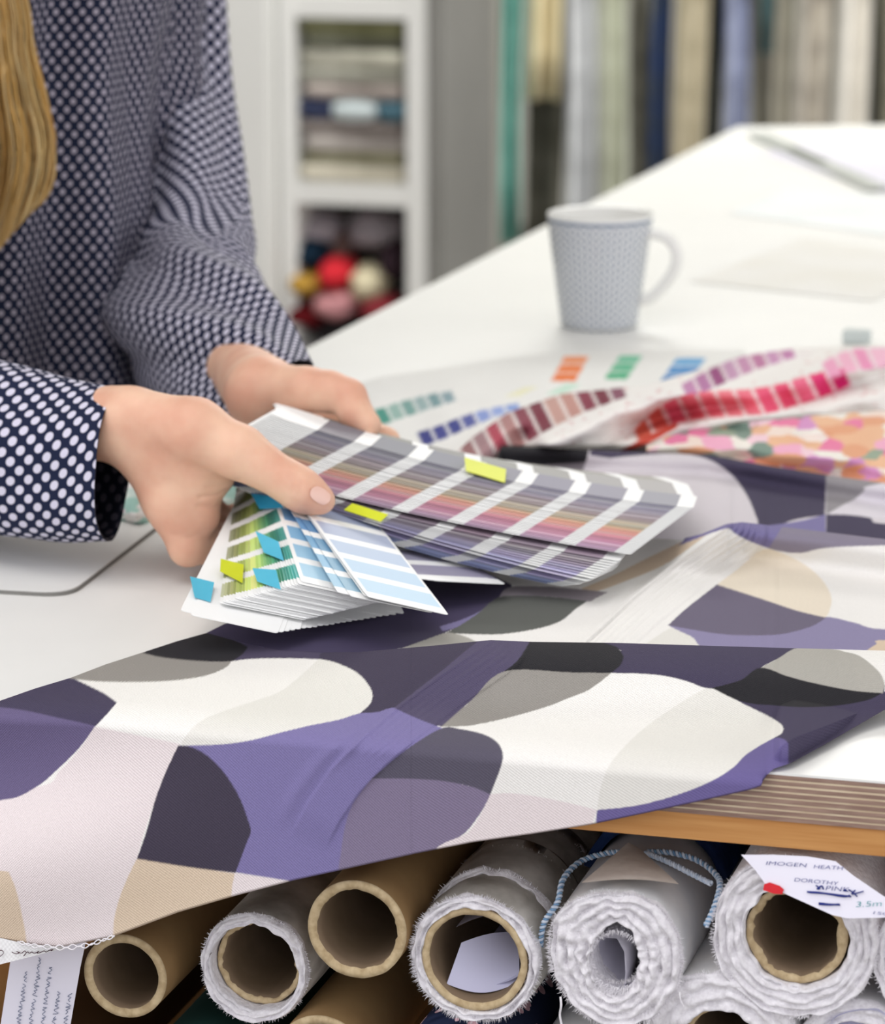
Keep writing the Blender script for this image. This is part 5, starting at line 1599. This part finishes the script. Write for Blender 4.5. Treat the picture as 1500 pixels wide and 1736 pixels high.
# fluffy roll with paper in its tube
t, c = roll(806, 1624, 'fluffy white roll with a paper sheet curled inside its tube', s=.004)
tube_part(t, c, pm(95), pm(82), .6, M['card'], jag=.03, seed=21, depth=-.002)
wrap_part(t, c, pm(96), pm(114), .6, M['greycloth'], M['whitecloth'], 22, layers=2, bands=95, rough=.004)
fray(t, c, pm(114), 3600, 23, spread=.18, L=.0042)
for i, d in enumerate((.035, .075, .115)):
    wrap_part(t, c, pm(100), pm(122 - 3 * i), .03, M['greycloth'], M['whitecloth'], 24 + i, depth=d, layers=2, rough=.004, name='fabric_layer', n=90)
    fray(t, c, pm(122 - 3 * i), 1000, 27 + i, depth=d, spread=.12, L=.0034)
def curl(parent, c, pts, d0, d1, slope=0.0):
    """paper curled inside a tube: a curved strip running back"""
    P = catmull(np.array(pts, float), 8); n = len(P)
    g = np.array([[front(px, py, 0) + N * (d0 + (d1 - d0) * f + slope * k / n) for k, (px, py) in enumerate(P)] for f in np.linspace(0, 1, 8)])
    return g
base_s = .010
g = curl(t, c, [(760, 1588), (790, 1575), (830, 1566), (862, 1572), (880, 1600), (884, 1640), (868, 1672), (830, 1690), (790, 1692), (762, 1680)], .014, .30, .006)
mesh('curled_paper', g.reshape(-1, 3), gridF(*g.shape[:2]), M['bluepaper'], t)
# the visible leaf: a sheet leaning across the tube mouth
a0, a1, a2, a3 = front(782, 1598, .018), front(880, 1580, .05), front(880, 1665, .020), front(757, 1668, .008)
gg = np.array([[(a3 * (1 - u) + a2 * u) * (1 - v) + (a0 * (1 - u) + a1 * u) * v - Z3 * .0052 * math.sin(u * math.pi) * (1 - v) + Z3 * .002 * math.sin(u * math.pi) * v for u in np.linspace(0, 1, 14)] for v in np.linspace(0, 1, 10)])
mesh('paper_leaf', gg.reshape(-1, 3), gridF(10, 14), M['bluepaper'], t)
# big soft roll with a small hole
t, c = roll(1046, 1622, 'soft white roll with a small hole, pale grey paper inside and a cream flap', s=.000)
shp = [.97, 1.02, 1.05, 1.0, 1.02, 1.08, 1.02, 1.0, 1.05, 1.08, 1.05, .98]
shp_in = [.85, .75, 1.15, 1.35, 1.1, .95, .95, 1.05, 1.35, 1.5, 1.1, .8]
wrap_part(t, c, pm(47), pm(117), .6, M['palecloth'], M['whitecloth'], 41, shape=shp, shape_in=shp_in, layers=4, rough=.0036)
fray(t, c, pm(117), 7000, 42, shape=shp, spread=.58, L=.0040)
fray(t, c, pm(50), 1200, 43, spread=.1, L=.003, inward=True)
sh = np.array([front(x, y, .012) for x, y in ((1004, 1592), (1030, 1580), (1052, 1582), (1064, 1604), (1066, 1640), (1062, 1680), (1048, 1684), (1026, 1660), (1008, 1630))])
g = np.array([[p + N * f for p in np.concatenate([sh, sh[:1]])] for f in np.linspace(-.008, .25, 6)])
mesh('paper_core', g.reshape(-1, 3), gridF(*g.shape[:2]), M['paper'], t)
cc_ = c + N * .10
shell = []
for d in np.linspace(.09, .5, 8):
    th = np.linspace(math.radians(15), math.radians(165), 30)
    shell.append(c + N * d + (pm(122) * np.cos(th))[:, None] * E + (pm(126) * np.sin(th) + .003)[:, None] * Z3)
for d in np.linspace(.5, .088, 8):
    th = np.linspace(math.radians(15), math.radians(165), 30)
    shell.append(c + N * d + (pm(138) * np.cos(th))[:, None] * E + (pm(140) * np.sin(th) + .004)[:, None] * Z3)
shell.append(shell[0])
g = np.array(shell)
o = mesh('navy_cloth', g.reshape(-1, 3), gridF(*g.shape[:2]), M['navycloth'], None); tag(o, 'navy cloth laid over the soft white roll, behind its front', 'fabric')
fl = [front(x, y, s_) for x, y, s_ in ((985, 1497, .006), (1065, 1428, .055), (1120, 1458, .05), (1151, 1499, .006), (1070, 1497, -.004))]
n = 12
gt = []
for v in np.linspace(0, 1, n):
    for u in np.linspace(0, 1, n):
        lo = fl[0] * (1 - u) ** 2 + 2 * u * (1 - u) * fl[4] + fl[3] * u * u
        hi = fl[1] * (1 - u) + fl[2] * u if True else 0
        gt.append(lo * (1 - v) + (fl[1] * (1 - .35 * u) + fl[2] * .35 * u) * v + Z3 * .002 * math.sin(u * math.pi) * (1 - v))
gt = np.array(gt)
mesh('cream_flap', gt, gridF(n, n), M['flap'], t)
# stitched cords looped over the roll
def cordVF(pts, amp=.0009, r=.0009, turns=60):
    P = np.array([front(x, y, s_) for x, y, s_ in pts]); P = catmull(P, 20)
    T, A, B_ = frames(P); k = np.linspace(0, turns * 2 * math.pi, len(P))[:, None]
    return P, A, B_, k
cord = thing('selvedge_cord', 'blue and white stitched cord looped over the soft white roll', 'cord', front(1120, 1440, .05))
def cord_piece(pts, mat, name, turns, r=.00085, ph=0.0, amp=.0009):
    P, A, B_, k = cordVF(pts, turns=turns)
    P = catmull(np.array([front(x, y, s_) for x, y, s_ in pts]), 40); T, A, B_ = frames(P); k = np.linspace(0, turns * 2 * math.pi, len(P))[:, None]
    V, F = tubeVF(P + amp * (np.cos(k + ph) * A + np.sin(k + ph) * B_), r, 6)
    mesh(name, V, F, M[mat], cord)
la = [(916, 1605, .010), (922, 1565, .008), (945, 1530, .012), (955, 1490, .03), (985, 1460, .055), (1030, 1446, .06), (1060, 1444, .06)]
lb = [(1100, 1444, .06), (1140, 1446, .055), (1185, 1460, .05), (1215, 1485, .035), (1220, 1505, .02), (1210, 1540, .008), (1196, 1570, .004)]
lc = [(1095, 1446, .055), (1130, 1460, .045), (1170, 1480, .035), (1205, 1498, .025)]
for pts, tn in ((la, 26), (lb, 26), (lc, 16)):
    cord_piece(pts, 'cord', 'white_strand', tn)
    cord_piece(pts, 'bluecord' if pts is not lc else 'cord', 'blue_strand', tn, ph=math.pi, r=.0006)
# right roll with the tag
t, c = roll(1350, 1586, 'thick white roll on a torn cardboard tube with a red-taped paper tag', s=.004)
tube_part(t, c, pm(87), pm(73), .6, M['card'], jag=.13, seed=51, depth=.002)
shp = [1.0, 1.0, .98, 1.0, 1.02, 1.03, 1.03, 1.05, 1.06, 1.04, 1.02, 1.0]
wrap_part(t, c, pm(89), pm(141), .6, M['whitecloth'], M['whitecloth'], 52, shape=shp, layers=4, rough=.004)
fray(t, c, pm(141), 2200, 53, shape=shp, spread=.12, L=.003)
# lower row
t, c = roll(1222, 1778, 'white roll at the bottom between two others, only its top showing', s=.006)
tube_part(t, c, pm(70), pm(60), .6, M['card'], jag=.05, seed=60, depth=.01)
wrap_part(t, c, pm(71), pm(140), .6, M['palecloth'], M['whitecloth'], 61, layers=3, rough=.004); fray(t, c, pm(140), 2000, 62, spread=.4, L=.0034)
t, c = roll(1455, 1800, 'pale roll at the lower right corner with bluish paper in it', s=.010)
wrap_part(t, c, pm(72), pm(112), .6, M['palecloth'], M['whitecloth'], 65, layers=2, rough=.003)
g = curl(t, c, [(1395, 1765), (1410, 1735), (1445, 1722), (1485, 1722), (1515, 1745)], .006, .3); mesh('curled_paper', g.reshape(-1, 3), gridF(*g.shape[:2]), M['bluepaper'], t)
gg = np.array([[front(1390 + 130 * u, 1738 + 80 * v - 18 * math.sin(u * math.pi), .012 + .02 * (1 - v)) for u in np.linspace(0, 1, 12)] for v in np.linspace(0, 1, 8)])
mesh('paper_leaf', gg.reshape(-1, 3), gridF(8, 12), M['bluepaper'], t)
t, c = roll(1592, 1632, 'white roll cut by the right edge, beside the tagged roll', s=.008)
tube_part(t, c, pm(70), pm(60), .6, M['card'], jag=.05, seed=70, depth=.006)
wrap_part(t, c, pm(71), pm(112), .6, M['whitecloth'], M['whitecloth'], 71, layers=3, rough=.003); fray(t, c, pm(112), 1500, 72, spread=.2, L=.003)
# navy roll with pink flecks below the fluffy one
m, nt, b = nodes('navy_fleck'); setp(b, .95, .1)
tc = nt.nodes.new('ShaderNodeTexCoord'); vo = nt.nodes.new('ShaderNodeTexVoronoi'); vo.inputs['Scale'].default_value = 95
nt.links.new(tc.outputs['Object'], vo.inputs['Vector']); lt = math_node(nt, 'LESS_THAN', vo.outputs['Distance'], 0.33)
mx = nt.nodes.new('ShaderNodeMix'); mx.data_type = 'RGBA'; nt.links.new(lt, mx.inputs['Factor']); mx.inputs['A'].default_value = lin('20273E'); mx.inputs['B'].default_value = lin('C49CA4')
nt.links.new(mx.outputs['Result'], b.inputs['Base Color']); M['navyfleck'] = m
t, c = roll(790, 1812, 'navy roll with pink flecks under the fluffy white roll', s=.006)
wrap_part(t, c, pm(40), pm(112), .6, M['navyfleck'], M['navyfleck'], 80, layers=3, rough=.002)
t, c = roll(335, 1838, 'dark green roll at the bottom below the loosely wound white one', s=.014)
wrap_part(t, c, pm(40), pm(108), .6, cloth('1E3A36'), cloth('1E3A36', '2C4A46'), 83, layers=3, rough=.003)
t, c = roll(70, 1815, 'dark brown roll at the bottom left behind the tag', s=.02)
wrap_part(t, c, pm(30), pm(110), .6, cloth('4A3420'), cloth('4A3420', '5A4028'), 86, layers=3, rough=.003)
t, c = roll(985, 1838, 'white roll at the bottom under the soft one with loose threads', s=.010)
wrap_part(t, c, pm(60), pm(100), .6, M['palecloth'], M['whitecloth'], 88, layers=3, rough=.004); fray(t, c, pm(100), 1000, 89, spread=.2, L=.004)
for pts, r_ in (([front(950, 1690, -.004), front(951, 1705, -.006), front(949, 1722, -.005), front(954, 1745, -.006)], .0006), ([front(1152, 1682, -.002), front(1154, 1696, -.004), front(1160, 1708, -.004)], .0004)):
    V, F = tubeVF(catmull(pts, 6), r_, 5); mesh('loose_thread', V, F, M['fibre'], t)


# paper tags
def tag_plane(corners, s0, tilt):
    """a paper tag near the rolls' fronts; tilt leans its top back into the rack"""
    P = front(corners[0][0], corners[0][1], s0); n = N - tilt * Z3 if tilt else N.copy(); n = n / np.linalg.norm(n)
    return P, n


def tag_sheet(name, label, corners, s0, tilt, mat, bend=.004):
    P, n = tag_plane(corners, s0, tilt)
    pts = [onplane(x, y, P, n) for x, y in corners]
    t = thing(name, label, 'paper tag', pts[0])
    V = np.array(pts + [p + n * .0003 for p in pts]); k = len(pts)
    F = [list(range(k)), list(range(k, 2 * k))[::-1]] + [[i, i + k, (i + 1) % k + k, (i + 1) % k] for i in range(k)]
    mesh('paper', V, F, mat, t, smooth=False)
    return t, P, n


def writing(parent, text, P, n, p0, p1, height_px, mat, shear=.15, lift=.0006):
    a, b_ = onplane(*p0, P, n), onplane(*p1, P, n)
    x = (b_ - a) / np.linalg.norm(b_ - a); zax = -n; y = np.cross(zax, x)
    cu = bpy.data.curves.new('handwriting', 'FONT'); cu.body = text; cu.shear = shear; cu.size = 1; cu.extrude = 0
    cu.offset = -.012
    o = bpy.data.objects.new('handwriting', cu); COL.objects.link(o)
    bpy.context.view_layer.update()
    w = max(o.dimensions.x, 1e-3); sx = np.linalg.norm(b_ - a) / w; sy = height_px / PXM
    me = bpy.data.meshes.new_from_object(o); bpy.data.objects.remove(o)
    V = np.zeros(len(me.vertices) * 3); me.vertices.foreach_get('co', V); V = V.reshape(-1, 3)
    Wp = a + V[:, :1] * sx * x + V[:, 1:2] * sy * y - n * lift
    return mesh('handwriting', Wp, [list(p.vertices) for p in me.polygons], M[mat], parent, smooth=False)


def pen(parent, strokes, P, n, r, mat, name='pen_stroke', lift=.0006):
    ps = []
    for st in strokes:
        q_ = catmull(np.array(st, float), 4); ps.append(tubeVF(np.array([onplane(x, y, P, n) - n * lift for x, y in q_]), r, 4))
    V, F = joinVF(ps); return mesh(name, V, F, M[mat], parent)


t, P, n = tag_sheet('paper_tag', 'white paper tag with blue handwriting and red tape across the thick roll', [(1256, 1449), (1312, 1449), (1370, 1452), (1416, 1460), (1446, 1484), (1490, 1514), (1530, 1540), (1536, 1553), (1490, 1556), (1436, 1557), (1410, 1551), (1328, 1514), (1298, 1500), (1280, 1475)], -.006, .35, M['paper'])
writing(t, 'IMOGEN', P, n, (1297, 1466), (1366, 1470), 9, 'ink'); writing(t, 'HEATH', P, n, (1378, 1472), (1428, 1475), 9, 'ink')
writing(t, 'DOROTHY', P, n, (1345, 1494), (1420, 1501), 9, 'ink'); writing(t, 'PINK', P, n, (1398, 1509), (1438, 1512), 11, 'ink'); writing(t, '(blush)', P, n, (1440, 1510), (1482, 1515), 9, 'ink') if False else None
writing(t, '3.5m', P, n, (1449, 1538), (1493, 1536), 13, 'greenink'); writing(t, '1SC', P, n, (1476, 1549), (1504, 1552), 7, 'ink')
pen(t, [[(1368, 1512), (1385, 1513), (1410, 1516), (1443, 1520)], [(1372, 1513), (1400, 1515), (1430, 1520), (1441, 1518)], [(1388, 1531), (1405, 1533), (1424, 1534)], [(1388, 1533), (1406, 1534), (1423, 1533)]], P, n, .00045, 'ink')
pen(t, [[(1383, 1501), (1390, 1506), (1385, 1507), (1393, 1502), (1396, 1508)], [(1438, 1508), (1446, 1513), (1453, 1520)], [(1450, 1509), (1444, 1516), (1464, 1511)]], P, n, .00035, 'ink')
V = np.array([onplane(x, y, P, n) - n * .0012 for x, y in ((1296, 1499), (1305, 1496), (1322, 1502), (1329, 1508), (1326, 1516), (1312, 1515), (1294, 1509))])
V2 = V + n * .0009; k = len(V)
mesh('red_tape', np.concatenate([V, V2]), [list(range(k)), list(range(k, 2 * k))[::-1]] + [[i, i + k, (i + 1) % k + k, (i + 1) % k] for i in range(k)], M['red'], t, smooth=False)
t, P, n = tag_sheet('paper_tag', 'white handwritten paper tag hanging under the lower left corner of the canvas', [(22, 1600), (145, 1598), (136, 1640), (118, 1745), (112, 1790), (-6, 1790), (2, 1730)], .000, -.05, M['paper'])
st = []
g_ = np.random.default_rng(4)
for row in range(5):
    # lines of handwriting run up the tag
    x0, y0 = 30 + row * 20, 1738; ln = [96, 120, 104, 70, 60][row]
    x_, s_ = [], []
    for j in range(int(ln / 3.2)):
        y = y0 - j * 3.2; xx_ = x0 + (y0 - y) * .16 + (3.6 if j % 2 else -1.5) * (.5 + g_.random())
        if g_.random() < .14 and len(s_) > 3: st.append(s_); s_ = []
        s_.append((xx_ + 2.5 * (g_.random() - .5), y + 3.5 * (g_.random() - .5)))
    if len(s_) > 2: st.append(s_)
pen(t, st, P, n, .00020, 'greyink', 'pen_stroke')
